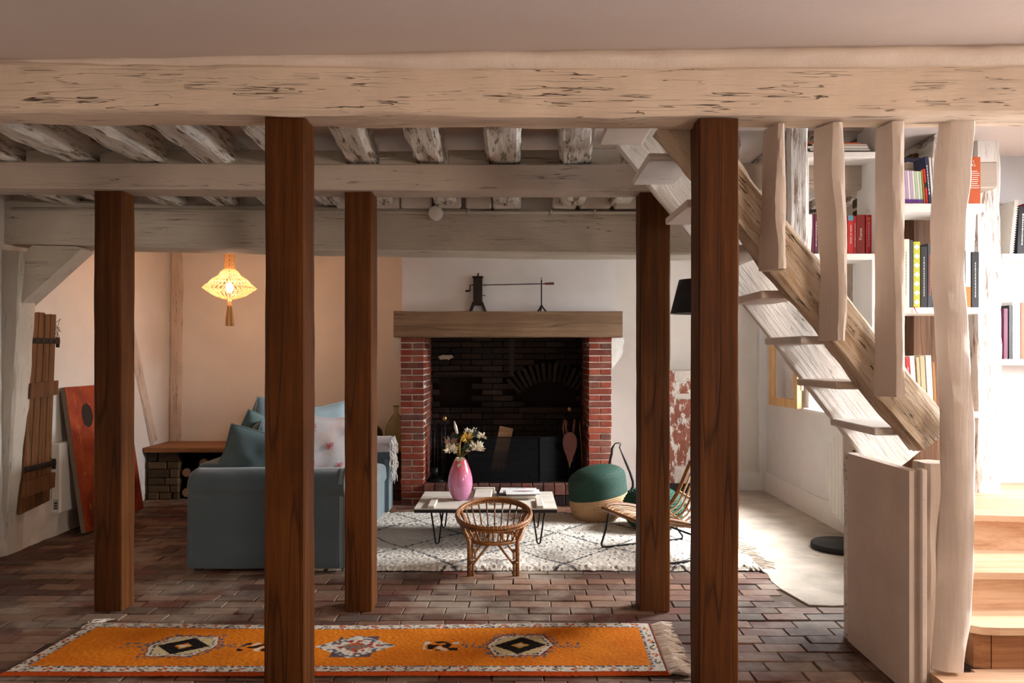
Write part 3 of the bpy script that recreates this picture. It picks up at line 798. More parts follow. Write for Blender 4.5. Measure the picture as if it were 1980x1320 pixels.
# fire screen
MESH = NT('wire_mesh'); t = MESH
trn = t.n('ShaderNodeBsdfTransparent'); df = t.n('ShaderNodeBsdfDiffuse'); df.inputs[0].default_value = (0.012,0.012,0.013,1)
mx = t.n('ShaderNodeMixShader'); mx.inputs[0].default_value = 0.6
t.l(trn.outputs[0], mx.inputs[1]); t.l(df.outputs[0], mx.inputs[2]); t.l(mx.outputs[0], t.t.nodes['Material Output'].inputs[0]); MESH = t.m
fs = thing('fire_screen', 'black folding wire-mesh fire screen standing on the hearth', 'fire screen', (0.1, 7.6, 0.205))
ys = 7.53
pts = [(PX(858,ys+0.15), ys+0.15), (PX(905,ys), ys), (PX(1044,ys), ys), (PX(1100,ys+0.16), ys+0.16)]
zt = PZ(845, ys)
for (a, b) in zip(pts, pts[1:]):
    m = MB().tube([(a[0],a[1],0.212),(b[0],b[1],0.212),(b[0],b[1],zt),(a[0],a[1],zt)], 0.007, 6, closed=True).build('panel_frame', BLACK, fs)
    MB().hexa([(a[0],a[1]-0.001,0.215),(b[0],b[1]-0.001,0.215),(b[0],b[1]+0.001,0.215),(a[0],a[1]+0.001,0.215),(a[0],a[1]-0.001,zt),(b[0],b[1]-0.001,zt),(b[0],b[1]+0.001,zt),(a[0],a[1]+0.001,zt)]).build('mesh_panel', MESH, m)
# logs on the grate
LOGW = m_wood('split_log', (84, 56, 36), (140, 100, 66), (176, 134, 94), rough=0.9, coords='World')
BARK = m_plain('bark', (62, 46, 34), rough=0.95, var=0.35, bump=0.8, sc=40)
lg = thing('firewood_log', 'pale split log standing behind the fire screen', 'log', (PX(970,7.75), 7.75, 0.21))
m = MB(); c = P(970, 862, 7.75)
M = Matrix.Translation((c.x, 7.78, 0.50)) @ Matrix.Rotation(R(12), 4, 'Y') @ Matrix.Rotation(R(-10), 4, 'X')
m.obox(M, 0.07, 0.045, 0.22); m.v = [(x+0.01*n3(z*6,x*9,1), y, z) for x,y,z in m.v]; m.build('split_face', LOGW, lg)
MB().obox(M @ Matrix.Translation((0,0.052,0)), 0.065, 0.012, 0.215).build('bark', BARK, lg)
lg = thing('firewood_log', 'dark log lying across the fire grate', 'log', (PX(990,7.8), 7.82, 0.28))
MB().tube([(PX(940,7.85),7.85,0.27),(PX(980,7.85),7.88,0.30),(PX(1030,7.85),7.9,0.33)], [0.06,0.065,0.055], 10).build('bark', BARK, lg)
gr = thing('fire_grate', 'black iron fire grate on the hearth behind the screen', 'grate', (PX(985,7.7), 7.72, 0.205))
for k in range(9):
    xg = PX(950+k*9, 7.66); MB().tube([(xg,7.66,0.34),(xg,7.66,0.25),(xg,7.95,0.245)], 0.006, 5).build('bar', BLACK, gr)
MB().tube([(PX(945,7.66),7.66,0.25),(PX(1027,7.66),7.66,0.25)], 0.008, 6).build('front_bar', BLACK, gr)
for xg in (950, 1022):
    for yy in (7.68, 7.93): MB().tube([(PX(xg,7.66),yy,0.205),(PX(xg,7.66),yy,0.25)], 0.008, 6).build('leg', BLACK, gr)
# andirons with brass knobs
for (px, pyt, d, lab) in ((860, 805, 7.75, 'sooty andiron with a brass knob behind the flower vase'), (1101, 787, 7.78, 'tall andiron with a cream knob beside the hanging bellows')):
    a = thing('andiron', lab, 'andiron', (PX(px,d), d, 0.205)); xa = PX(px,d); zt = PZ(pyt,d)
    MB().tube([(xa,d,0.26),(xa,d,zt-0.05)], 0.012, 8).build('upright', BLACK, a, smooth=True)
    MB().ell((xa,d,zt-0.02), 0.022, 0.022, 0.028, 12, 8).build('knob', BRASS, a, smooth=True)
    MB().tube([(xa-0.09,d,0.205),(xa-0.07,d,0.25),(xa,d,0.27),(xa+0.07,d,0.25),(xa+0.09,d,0.205)], 0.012, 6).build('foot', BLACK, a, smooth=True)
    MB().tube([(xa,d,0.26),(xa,d+0.3,0.26),(xa,d+0.31,0.205)], 0.012, 6).build('log_bar', BLACK, a, smooth=True)
    bk = MB(); cxb = xa + (0.12 if px < 900 else -0.17); zb = PZ(835, d)
    if px > 900:
        bk.tube([(cxb+0.1*math.cos(q*math.pi/8), d+0.1*math.sin(q*math.pi/8), zb+0.10) for q in range(16)], 0.005, 5, closed=True)
        for q in range(8):
            an = q*math.pi/4; bk.tube([(cxb+0.1*math.cos(an), d+0.1*math.sin(an), zb+0.10), (cxb+0.06*math.cos(an), d+0.06*math.sin(an), zb+0.02), (cxb, d, zb)], 0.004, 5)
        bk.tube([(cxb,d,zb),(xa,d,zb-0.03)], 0.006, 5)
        bk.build('cup_basket', BLACK, a)
# tool stand with poker, tongs, shovel (left jamb)
ts = thing('fire_tool_stand', 'black fire tool stand with poker and tongs by the left jamb', 'tool stand', (PX(845,7.62), 7.62, 0.205))
xs = PX(847, 7.62)
MB().lathe([(0.0,0.0),(0.075,0.0),(0.075,0.012),(0.02,0.03),(0.012,0.05)], 18, (xs,7.62,0.205)).build('base', BLACK, ts, smooth=True)
MB().tube([(xs,7.62,0.24),(xs,7.62,0.78)], 0.008, 8).build('pole', BLACK, ts, smooth=True)
MB().tube([(xs-0.07,7.62,0.74),(xs+0.07,7.62,0.74)], 0.006, 6).build('crossbar', BLACK, ts)
for k, dx in enumerate((-0.065, -0.03, 0.035, 0.065)):
    m = MB().tube([(xs+dx,7.605,0.76),(xs+dx*1.1,7.60,0.52),(xs+dx*1.15,7.60,0.30)], 0.0055, 6)
    m.tube([(xs+dx+0.014*math.cos(q*math.pi/5),7.605,0.775+0.014*math.sin(q*math.pi/5)) for q in range(10)], 0.004, 5, closed=True)
    if k == 1: m.box(xs+dx-0.04, xs+dx+0.03, 7.595, 7.605, 0.25, 0.34)
    m.build('tool', BLACK, ts, smooth=True)
# bellows hanging on the right
bl = thing('bellows', 'leaf-shaped wooden fire bellows with leather straps at the right jamb', 'bellows', (PX(1103,7.6), 7.60, 0.22))
cx_, cz_ = PX(1102,7.6), PZ(862,7.6)
def leaf(dy):
    pl_ = []
    for k in range(28):
        t = k/28*2*math.pi; r = 1.0
        z = math.cos(t); w = 0.088*math.sin(t)*(0.75+0.25*z) if True else 0
        pl_.append((cx_+w, cz_+0.135*z - (0.03 if z < -0.9 else 0)))
    return pl_
LEATH = m_plain('bellows_wood', (100, 56, 46), rough=0.5, var=0.25)
MB().prism(leaf(0), 7.585, 7.60, 'y').build('board', LEATH, bl)
MB().prism([(cx_+(x-cx_)*0.95, cz_+(z-cz_)*0.95) for x,z in leaf(0)], 7.60, 7.64, 'y').build('leather_gusset', BLACKM, bl)
MB().prism(leaf(0), 7.64, 7.655, 'y').build('board', LEATH, bl)
for s in (-1, 1): MB().tube([(cx_+s*0.03,7.62,cz_+0.12),(cx_+s*0.05,7.62,cz_+0.26)], 0.012, 8).build('handle', LEATH, bl, smooth=True)
MB().tube([(cx_,7.62,cz_-0.13),(cx_,7.62,cz_-0.22)], [0.016,0.008], 8).build('nozzle', BRASS, bl, smooth=True)
hk = thing('fire_tool_stand', 'iron fire tool stand with hooked rods behind the bellows', 'tool stand', (PX(1098,7.72), 7.70, 0.205))
xh = PX(1110,7.70)
MB().lathe([(0.0,0.0),(0.07,0.0),(0.07,0.012),(0.012,0.03)], 16, (xh,7.70,0.205)).build('base', BLACK, hk, smooth=True)
MB().tube([(xh,7.70,0.22),(xh,7.70,0.80)], 0.009, 8).build('pole', BLACK, hk, smooth=True)
for dx in (-0.09, 0.075):
    MB().tube([(xh+dx+0.02,7.69,0.74),(xh+dx+0.02,7.69,0.79),(xh+dx-0.015,7.69,0.80),(xh+dx-0.02,7.69,0.74),(xh+dx,7.69,0.5),(xh+dx,7.69,0.32)], 0.005, 6).build('tool', BRASS, hk, smooth=True)
MB().tube([(xh-0.1,7.70,0.76),(xh+0.1,7.70,0.76)], 0.006, 6).build('crossbar', BLACK, hk)

# spit jack on the mantel
dS = 7.415; zm = 1.8605
sj = thing('spit_jack', 'antique black iron roasting-spit jack on the mantel', 'spit jack', (PX(924,dS), dS, zm))
def S(x, y): return PX(x, dS), PZ(y, dS)
xa, _ = S(915.5, 0); xb, _ = S(932.5, 0); zb = PZ(584, dS); zt2 = PZ(537, dS)
MB().bbox(xa, xb, dS-0.045, dS+0.045, zb, zt2, 0.004).build('case', IRON, sj)
MB().bbox(xa-0.009, xb+0.009, dS-0.055, dS+0.055, zt2, zt2+0.012, 0.003).build('cap', IRON, sj)
xc = (xa+xb)/2
MB().tube([(xc-0.004,dS,zt2+0.01),(xc+0.006,dS,zt2+0.045)], 0.007, 8).build('chimney_pin', IRON, sj)
for sx in (-1, 1):
    for sy in (-1, 1):
        MB().hexa([(xc+sx*0.060,dS+sy*0.065,zm),(xc+sx*0.082,dS+sy*0.065,zm),(xc+sx*0.082,dS+sy*0.04,zm),(xc+sx*0.060,dS+sy*0.04,zm),(xc+sx*0.02,dS+sy*0.05,zb+0.002),(xc+sx*0.05,dS+sy*0.05,zb+0.002),(xc+sx*0.05,dS+sy*0.03,zb+0.002),(xc+sx*0.02,dS+sy*0.03,zb+0.002)]).build('leg', IRON, sj)
MB().bbox(xa-0.008, xb+0.008, dS-0.05, dS+0.05, zb-0.03, zb+0.002, 0.003).build('base_plate', IRON, sj)
zc_ = PZ(551, dS)
cr = MB().tube([(xa,dS,zc_),(PX(909,dS),dS,zc_),(PX(909,dS),dS,PZ(562,dS))], 0.006, 6).build('crank', IRON, sj)
MB().tube([(PX(909.5,dS),dS,PZ(562,dS)),(PX(900,dS),dS,PZ(562.5,dS))], [0.007,0.011], 8).build('crank_grip', BLACKM, cr)
MB().tube([(xb,dS,zc_),(PX(937,dS),dS,zc_)], 0.005, 6).build('spit_socket', IRON, sj)
MB().tube([(PX(938,dS)+0.008*math.cos(q*math.pi/6),dS,zc_+0.008*math.sin(q*math.pi/6)) for q in range(12)], 0.003, 5, closed=True).build('ring', IRON, sj)
MB().tube([(xb,dS,PZ(571,dS)),(PX(938,dS),dS,PZ(571,dS)),(PX(938,dS),dS,PZ(573,dS))], 0.004, 6).build('bracket', IRON, sj)
ss = thing('spit_stand', 'slim iron spit support with notched stem on the mantel', 'stand', (PX(1047,dS), dS, zm))
x0_ = PX(1047, dS)
MB().tube([(x0_,dS,PZ(590,dS)),(x0_,dS,PZ(541,dS))], 0.007, 6).build('stem', IRON, ss)
for k in range(6): MB().tube([(x0_-0.006,dS,PZ(575-4*k,dS)),(x0_+0.006,dS,PZ(575-4*k,dS)+0.006)], 0.003, 5).build('notch', IRON, ss)
MB().tube([(x0_+0.006*math.cos(q*math.pi/5),dS,PZ(538,dS)+0.010*math.sin(q*math.pi/5)) for q in range(10)], 0.002, 5, closed=True).build('loop', IRON, ss)
for an in (0.3, 2.4, 4.5):
    ca, sa = math.cos(an), math.sin(an)
    MB().tube([(x0_,dS,PZ(590,dS)),(x0_+0.02*ca,dS+0.02*sa,PZ(596,dS)),(x0_+0.045*ca,dS+0.045*sa,zm+0.004)], 0.008, 6).build('foot', IRON, ss)
sp = thing('spit_rod', 'long thin roasting spit with brown wooden handle above the mantel', 'spit', (PX(1000,dS), dS, zc_))
MB().tube([(PX(939,dS),dS-0.004,zc_),(PX(1053,dS),dS-0.008,PZ(548.5,dS))], 0.005, 6).build('rod', IRON, sp)
MB().tube([(PX(1053,dS),dS-0.008,PZ(548.5,dS)),(PX(1071,dS),dS-0.008,PZ(548,dS))], [0.010,0.0125], 8).build('handle', LEATH, sp)

# ================================================================== BENCH WITH LOGS, DEMIJOHNS
STONE = m_bricks('bench_stone', [(98,78,54),(78,62,44),(108,86,60),(66,52,38)], dust=0.5, dustcol=(90,74,56), rel=0.8)
bn = thing('stone_bench', 'low stone bench with wooden top along the back wall', 'bench', (-2.4, 8.0, 0.0))
MB().bbox(-3.66, -1.08, 7.70, 8.29, 0.475, 0.525, 0.006).build('wooden_top', BENCHW, bn)
for (xa, xb) in ((-3.64, -3.33), (-1.75, -1.09)):
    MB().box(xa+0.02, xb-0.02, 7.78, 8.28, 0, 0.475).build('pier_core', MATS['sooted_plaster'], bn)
    z = 0.0; r = 0
    while z < 0.46:
        h = min(0.475-z, random.uniform(0.06, 0.10)); x = xa
        if 0.475 - z - h < 0.03: h = 0.475 - z
        while x < xb-0.03:
            w = min(xb-x, random.uniform(0.10, 0.22))
            if xb-x-w < 0.05: w = xb-x
            m = MB().bbox(x+0.005, x+w-0.005, 7.75+random.uniform(-0.01,0.012), 7.85, z+0.002, z+h-0.002, 0.006)
            m.v = [(a+0.008*n3(a*12,c*12,r), b+0.008*n3(a*9,c*9,r+5), c+0.003*n3(a*12,c*12,r+9)) for a,b,c in m.v]
            m.build('stone', STONE, bn); x += w; r += 1
        z += h
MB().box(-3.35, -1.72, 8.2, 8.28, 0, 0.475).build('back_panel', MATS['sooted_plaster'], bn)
LEND = m_plain('log_end', (150, 118, 88), rough=0.9, var=0.25, sc=30)
kk = 0
for rowi, z in enumerate((0.065, 0.165, 0.265, 0.36)):
    for i in range(13):
        r = random.uniform(0.042, 0.056); x = -3.265 + i*0.118 + (0.055 if rowi % 2 else 0)
        if x > -1.80: continue
        if rowi == 3 and i % 3 == 0: continue
        kk += 1
        g = thing('firewood_log', 'short cut firewood log stacked under the wooden bench top', 'log', (x, 7.97, z), group='logs under the bench')
        MB().tube([(x,7.80+random.uniform(-0.02,0.02),z),(x+random.uniform(-0.01,0.01),8.19,z)], [r, r*0.95], 9).build('bark', BARK, g, smooth=False)
        y0 = 7.775 
        m = MB(); m.lathe([(0.0,0.0),(r*0.9,0.0),(r*0.9,0.012)], 9); m.v = [(x+a, y0+c, z+b) for a,b,c in m.v]
        m.build('cut_end', LEND, g)
DG = NT('demijohn_glass'); t = DG
DG.b.inputs['Base Color'].default_value = (0.62,0.62,0.40,1); DG.b.inputs['Transmission Weight'].default_value = 0.92; DG.b.inputs['Roughness'].default_value = 0.05; DG.b.inputs['IOR'].default_value = 1.2
DG = DG.m
GG = NT('green_glass'); GG.b.inputs['Base Color'].default_value = (0.12,0.16,0.06,1); GG.b.inputs['Transmission Weight'].default_value = 0.8; GG.b.inputs['Roughness'].default_value = 0.06; GG.b.inputs['IOR'].default_value = 1.25; GG = GG.m
def demi(px, pytop, d, r, zb, mat, label):
    x = PX(px, d); h = PZ(pytop, d) - zb
    o = thing('demijohn', label, 'bottle', (x, d, zb))
    pr = [(0.0,0.0),(r*0.8,0.0),(r*0.95,0.03),(r,h*0.2),(r,h*0.36),(r*0.93,h*0.47),(r*0.72,h*0.58),(r*0.45,h*0.70),(r*0.22,h*0.80),(0.026,h*0.87),(0.024,h*0.985)]
    MB().lathe(pr, 28, (x,d,zb)).build('glass_body', mat, o, smooth=True)
    MB().lathe([(0.027,h*0.955),(0.034,h*0.96),(0.034,h*0.99),(0.025,h),(0.018,h*0.99)], 20, (x,d,zb)).build('lip', mat, o, smooth=True)
demi(649, 786, 7.98, 0.165, 0.526, DG, 'clear glass demijohn on the bench behind the patterned pillow')
demi(766, 783, 8.0, 0.112, 0.526, DG, 'clear glass demijohn standing against the brick fireplace pillar')
demi(712, 800, 8.08, 0.15, 0.526, GG, 'dark green glass demijohn between the two clear ones')
demi(520, 790, 8.05, 0.16, 0.526, GG, 'dark green glass demijohn on the bench behind the back cushions')

# ================================================================== SOFA
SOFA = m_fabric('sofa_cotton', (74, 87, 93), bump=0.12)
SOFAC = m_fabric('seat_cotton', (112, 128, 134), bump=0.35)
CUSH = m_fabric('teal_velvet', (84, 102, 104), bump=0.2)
sx0, sx1, sy0, sy1 = -2.19, -1.13, 5.14, 7.22
sf = thing('sofa', 'blue-grey loose-cover sofa with rounded arms on the white rug', 'sofa', ((sx0+sx1)/2, (sy0+sy1)/2, 0.0))
def rbox(m, x0, x1, y0, y1, z0, z1, r=0.04, n=4):
    """rounded box (superellipsoid style)"""
    cx, cy, cz = (x0+x1)/2, (y0+y1)/2, (z0+z1)/2; hx, hy, hz = (x1-x0)/2, (y1-y0)/2, (z1-z0)/2
    N = 10
    def axis(i, h):
        ang = (i/N)
        return None
    def face(ax, sg):
        def f(u, v):
            def mp(t, h):
                # dense near the edges
                a = -1+2*t; s = math.copysign(min(1, abs(a)*1.0), a)
                q = h - r
                if abs(a) > 0.7: return math.copysign(q + r*(abs(a)-0.7)/0.3, a)
                return a/0.7*q
            hh = [hx, hy, hz]; o = [a for a in range(3) if a != ax]
            p = [0,0,0]; p[ax] = sg*hh[ax]; p[o[0]] = mp(u, hh[o[0]]); p[o[1]] = mp(v, hh[o[1]])
            q = [max(-(hh[k]-r), min(hh[k]-r, p[k])) for k in range(3)]
            d = Vector([p[k]-q[k] for k in range(3)])
            if d.length > 1e-9: d = d.normalized()*r
            return (cx+q[0]+d.x, cy+q[1]+d.y, cz+q[2]+d.z)
        return f
    for ax in range(3):
        for sg in (-1, 1): m.grid(face(ax, sg), 14, 14)
    return m
for i, (a, b) in enumerate(((sy0, sy0+0.24), (sy1-0.24, sy1))):
    # skirted arm body
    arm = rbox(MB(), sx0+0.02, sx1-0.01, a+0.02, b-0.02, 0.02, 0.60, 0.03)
    arm.v = [(x + 0.006*n3(y*6,z*5,i), y + (0.012*n3(x*4,z*3,i+3) - 0.012*(0.5-z) if abs(y-a-0.02) < 0.04 or abs(y-b+0.02) < 0.04 else 0)*(1 if y < (a+b)/2 else -1)*0.6, z + (0.012*n3(x*3,1,i) if z < 0.05 else 0)) for x,y,z in arm.v]
    ao = arm.build('arm', SOFA, sf, smooth=True)
    cy = (a+b)/2; cz = 0.575; R_ = 0.128
    def roll(u, v):
        an = 2*math.pi*u
        x = sx0 + (sx1+0.015-sx0)*v
        q = R_*(0.96 + 0.05*math.sin(2*an)) ; e = min(1, math.sqrt(max(0.0, 1-((0.06-min(v,0.06))/0.06)**2))) if v < 0.06 else 1
        wv = 0.006*n3(x*5, math.cos(an)*2, math.sin(an)*2+i)
        return (x, cy + (q*e*1.0+wv)*math.cos(an), cz + (q*e*0.86+wv)*math.sin(an))
    rm = MB().grid(roll, 28, 40, closed_u=True)
    ro = rm.build('arm_roll', SOFA, ao, smooth=True)
    # front panel of the arm with piping
    pts = [(sx1+0.012, cy+0.122*math.cos(q), cz+0.107*math.sin(q)) for q in [R(-35)+R(250)*k/20 for k in range(21)]]
    fr = MB(); poly = [(p[1], p[2]) for p in pts] + [(cy-0.10, 0.03), (cy+0.10, 0.03)]
    fr.prism(poly, sx1-0.02, sx1+0.014, 'x').build('arm_front', SOFAC, ao)
    MB().tube([(sx1+0.016, p[0], p[1]) for p in [(cy+0.10,0.03)] + [(q[1],q[2]) for q in pts] + [(cy-0.10,0.03)]], 0.006, 6).build('piping', SOFAC, ao, smooth=True)
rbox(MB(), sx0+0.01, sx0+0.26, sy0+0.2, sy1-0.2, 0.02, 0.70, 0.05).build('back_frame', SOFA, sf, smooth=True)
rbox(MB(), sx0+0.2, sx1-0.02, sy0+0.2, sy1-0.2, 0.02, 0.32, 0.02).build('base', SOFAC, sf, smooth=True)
for k in range(2):
    a = sy0+0.24 + k*0.80; b = a+0.80
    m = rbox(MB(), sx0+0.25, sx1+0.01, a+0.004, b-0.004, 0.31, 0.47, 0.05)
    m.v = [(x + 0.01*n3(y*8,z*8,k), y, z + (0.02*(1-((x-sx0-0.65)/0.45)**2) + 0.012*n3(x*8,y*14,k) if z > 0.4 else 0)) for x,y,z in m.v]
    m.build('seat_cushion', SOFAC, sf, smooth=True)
for q in ((sx0+0.08,sy0+0.1),(sx1-0.1,sy0+0.1),(sx0+0.08,sy1-0.1),(sx1-0.1,sy1-0.1)):
    MB().box(q[0]-0.025,q[0]+0.025,q[1]-0.025,q[1]+0.025,0.0,0.05).build('leg', BLACKM, sf)
def pillow_mesh(m, M, w, h, t, seed=0, n=22, pinch=0.10):
    for sg in (1, -1):
        def f(u, v):
            a, b = 2*u-1, 2*v-1
            th = t/2*max(0.0, (1-a**4))**0.6*max(0.0, (1-b**4))**0.6*(1-0.15*(a*a+b*b)*0.5)
            k = 1 - pinch*(1-abs(a))*abs(b)**6 - 0.0; l = 1 - pinch*(1-abs(b))*abs(a)**6
            e = 0.012*n3(a*2.2+seed, b*2.2, sg+seed)*(1-a**6)*(1-b**6)
            return M @ Vector((a*w/2*l, sg*th + e, b*h/2*k))
        m.grid(f, n, n)
    return m
def pillow(name, label, cat, M, w, h, t, mat, seed=0, group=None, piping=True, parent=None, pm=None, pinch=0.10):
    loc = M.to_translation()
    if parent is None: o = thing(name, label, cat, tuple(loc), group=group)
    else: o = parent
    c = pillow_mesh(MB(), M, w, h, t, seed, pinch=pinch).build('cushion_cover' if parent is None else 'back_cushion', mat, o, smooth=True)
    if piping:
        pts = []
        for k in range(80):
            s = k/80*4; e = int(s); f = s-e; a = 2*f-1
            p = [(a,-1),(1,a),(-a,1),(-1,-a)][e]
            kk = 1 - pinch*(1-abs(p[0]))*abs(p[1])**6; ll = 1 - pinch*(1-abs(p[1]))*abs(p[0])**6
            pts.append(M @ Vector((p[0]*w/2*ll, 0, p[1]*h/2*kk)))
        MB().tube(pts, 0.0055, 5, closed=True).build('piping', pm or mat, c, smooth=True)
    return o
def PM(x, y, z, yaw, tilt, roll=0):
    # pillow local: x width, y thickness (front), z height
    return Matrix.Translation((x, y, z)) @ Matrix.Rotation(R(yaw), 4, 'Z') @ Matrix.Rotation(R(tilt), 4, 'X') @ Matrix.Rotation(R(roll), 4, 'Y')
# back cushions (parts of the sofa), plane normal along +X
for k, yy in enumerate((5.78, 6.56)):
    pillow('', '', '', PM(sx0+0.36, yy, 0.72, 90, 18), 0.78, 0.56, 0.22, SOFAC, seed=k, parent=sf)
# loose cushions
pillow('cushion', 'dark grey-green velvet cushion leaning on the near sofa arm', 'cushion', PM(-1.80, 5.48, 0.725, 24, 26, 16), 0.50, 0.44, 0.18, CUSH, 11)
pillow('cushion', 'teal velvet cushion with piped edge behind the dark grey-green one', 'cushion', PM(-1.86, 5.74, 0.775, 46, 20, 20), 0.48, 0.46, 0.17, m_fabric('teal_velvet_light', (100, 122, 122), bump=0.2), 12)
pillow('cushion', 'grey-blue cushion standing on the sofa back under the demijohns', 'cushion', PM(-1.98, 6.40, 0.88, 64, 16, 8), 0.52, 0.42, 0.18, SOFAC, 13)
KIL = NT('printed_linen'); t = KIL; v = t.coords('World')
KIL.col(t.mix(t.ramp(t.noise(v, 6, 3), [(0.52, 0.0), (0.60, 0.45)]), lin((196, 190, 192)), lin((206, 170, 158)))); KIL.rough(0.95); KIL.bump(t.noise(v, 7, 3), 0.3, 0.02); KIL = KIL.m
REDT = m_plain('red_stitch', (190, 74, 70), rough=0.9)
Mp = PM(-1.50, 6.30, 0.72, 24, 16, 4)
pk = pillow('pillow', 'pale pink-grey linen pillow with red stitched motifs', 'pillow', Mp, 0.54, 0.50, 0.16, KIL, 14)
def stitch(par, cx, cz, s):
    m = MB()
    def F(a, b):
        th = 0.085*max(0,(1-(2*a/0.54)**4))**0.6*max(0,(1-(2*b/0.5)**4))**0.6
        return Mp @ Vector((a, -th-0.006, b))
    for (a0,b0,a1,b1) in ((-1,-1,1,1),(-1,1,1,-1),(-1,0,1,0),(0,-1,0,1),(-1,-0.5,0.5,1),(-0.5,-1,1,0.5)):
        m.tube([F(cx+s*a0+(a1-a0)*s*q/4, cz+s*b0+(b1-b0)*s*q/4) for q in range(5)], 0.002, 4)
    m.build('stitched_motif', REDT, par)
for (a, b) in ((-0.13,-0.14),(0.10,-0.15),(0.15,0.16),(-0.15,0.17),(0.0,0.02)): stitch(pk, a, b, 0.03)
pillow('pillow', 'pale blue pillow tucked behind the red-stitched linen pillow', 'pillow', PM(-1.62, 6.55, 0.80, 40, 14, -6), 0.52, 0.48, 0.15, m_fabric('pale_blue_linen', (150, 170, 178), bump=0.3), 15)
pillow('cushion', 'red patterned cushion peeking out beside the teal velvet cushion', 'cushion', PM(-1.84, 6.04, 0.74, 60, 16, 0), 0.40, 0.42, 0.14, m_fabric('rust_cloth', (128, 66, 52), bump=0.3), 16)
# throw over the far arm
THR = m_fabric('throw_wool', (158, 150, 152), bump=0.4)
tw = thing('throw_blanket', 'grey knitted throw with tasselled fringe over the far sofa arm', 'blanket', (-1.2, sy1-0.12, 0.6))
cyA = sy1-0.12
def thr(u, v):
    x = -1.42 + 0.32*u; an = math.pi*v
    x2 = min(x, sx1+0.03)
    yy = cyA - 0.145*math.cos(an); zz = 0.575 + 0.128*math.sin(an)
    if v < 0.02: pass
    return (x, yy + 0.006*n3(x*9, v*6, 2), zz + 0.006*n3(x*12, v*5, 1))
MB().grid(thr, 14, 20).build('throw_cloth', THR, tw, smooth=True)
def thr2(u, v):
    y = cyA - 0.13 + 0.26*u; z0 = 0.575 + 0.125*math.sqrt(max(0, 1-((y-cyA)/0.135)**2))
    return (-1.10 + 0.012*n3(y*14, v*4, 3), y, z0 - 0.22*v)
MB().grid(thr2, 14, 10).build('throw_drop', THR, tw, smooth=True)
fm = MB()
for k in range(90):
    y = cyA - 0.135 + 0.27*random.random(); z = 0.70 - 0.34*random.random()*1.0
    p = Vector((-1.088, y, z)); q = p + Vector((0.03*random.random(), random.uniform(-0.03,0.02), -0.06-0.05*random.random()))
    fm.tube([p, (p+q)/2 + Vector((0.012,0,0)), q], [0.006,0.005,0.002], 5)
fm.build('fringe', m_fabric('fringe_wool', (196, 188, 180), bump=0.2, wr=False), tw, kind='stuff')

# ================================================================== RUGS
def color_grid(name, fn_pos, fn_col, nu, nv, mat, parent):
    verts = []; cols = []
    for j in range(nv+1):
        for i in range(nu+1):
            verts.append(fn_pos(i/nu, j/nv)); cols.append(fn_col(i/nu, j/nv))
    faces = [(j*(nu+1)+i, j*(nu+1)+i+1, (j+1)*(nu+1)+i+1, (j+1)*(nu+1)+i) for j in range(nv) for i in range(nu)]
    Mi = wm(parent).inverted(); off = Mi.to_translation()
    me = bpy.data.meshes.new(name); me.from_pydata([(Mi @ Vector(p)) for p in verts], [], faces)
    ca = me.color_attributes.new('Col', 'FLOAT_COLOR', 'POINT')
    flat = []
    for c in cols: flat += [c[0], c[1], c[2], 1.0]
    ca.data.foreach_set('color', flat)
    me.polygons.foreach_set('use_smooth', [True]*len(me.polygons)); me.materials.append(mat)
    o = bpy.data.objects.new(name, me); COL.objects.link(o); o.parent = parent; W[o.name] = wm(parent); return o
RUGM = m_vcol('runner_pile', bump=0.6, bsc=220, sheen=0.0)
RUGW = m_vcol('shag_pile', bump=0.9, bsc=140)
cO = lin((228,134,28)); cO2 = lin((208,110,20)); cW = lin((214,204,188)); cK = lin((28,20,18)); cB = lin((92,98,112)); cRd = lin((170,58,44)); cY = lin((206,160,70)); cOr = lin((196,84,36))
rx0, rx1, ry0, ry1 = -2.27, 0.73, 3.49, 4.14
LX, LY = rx1-rx0, ry1-ry0
MED = [(-1.61, 'k'), (-0.77, 'w'), (0.04, 'k')]; SML = [-1.245, -0.35]
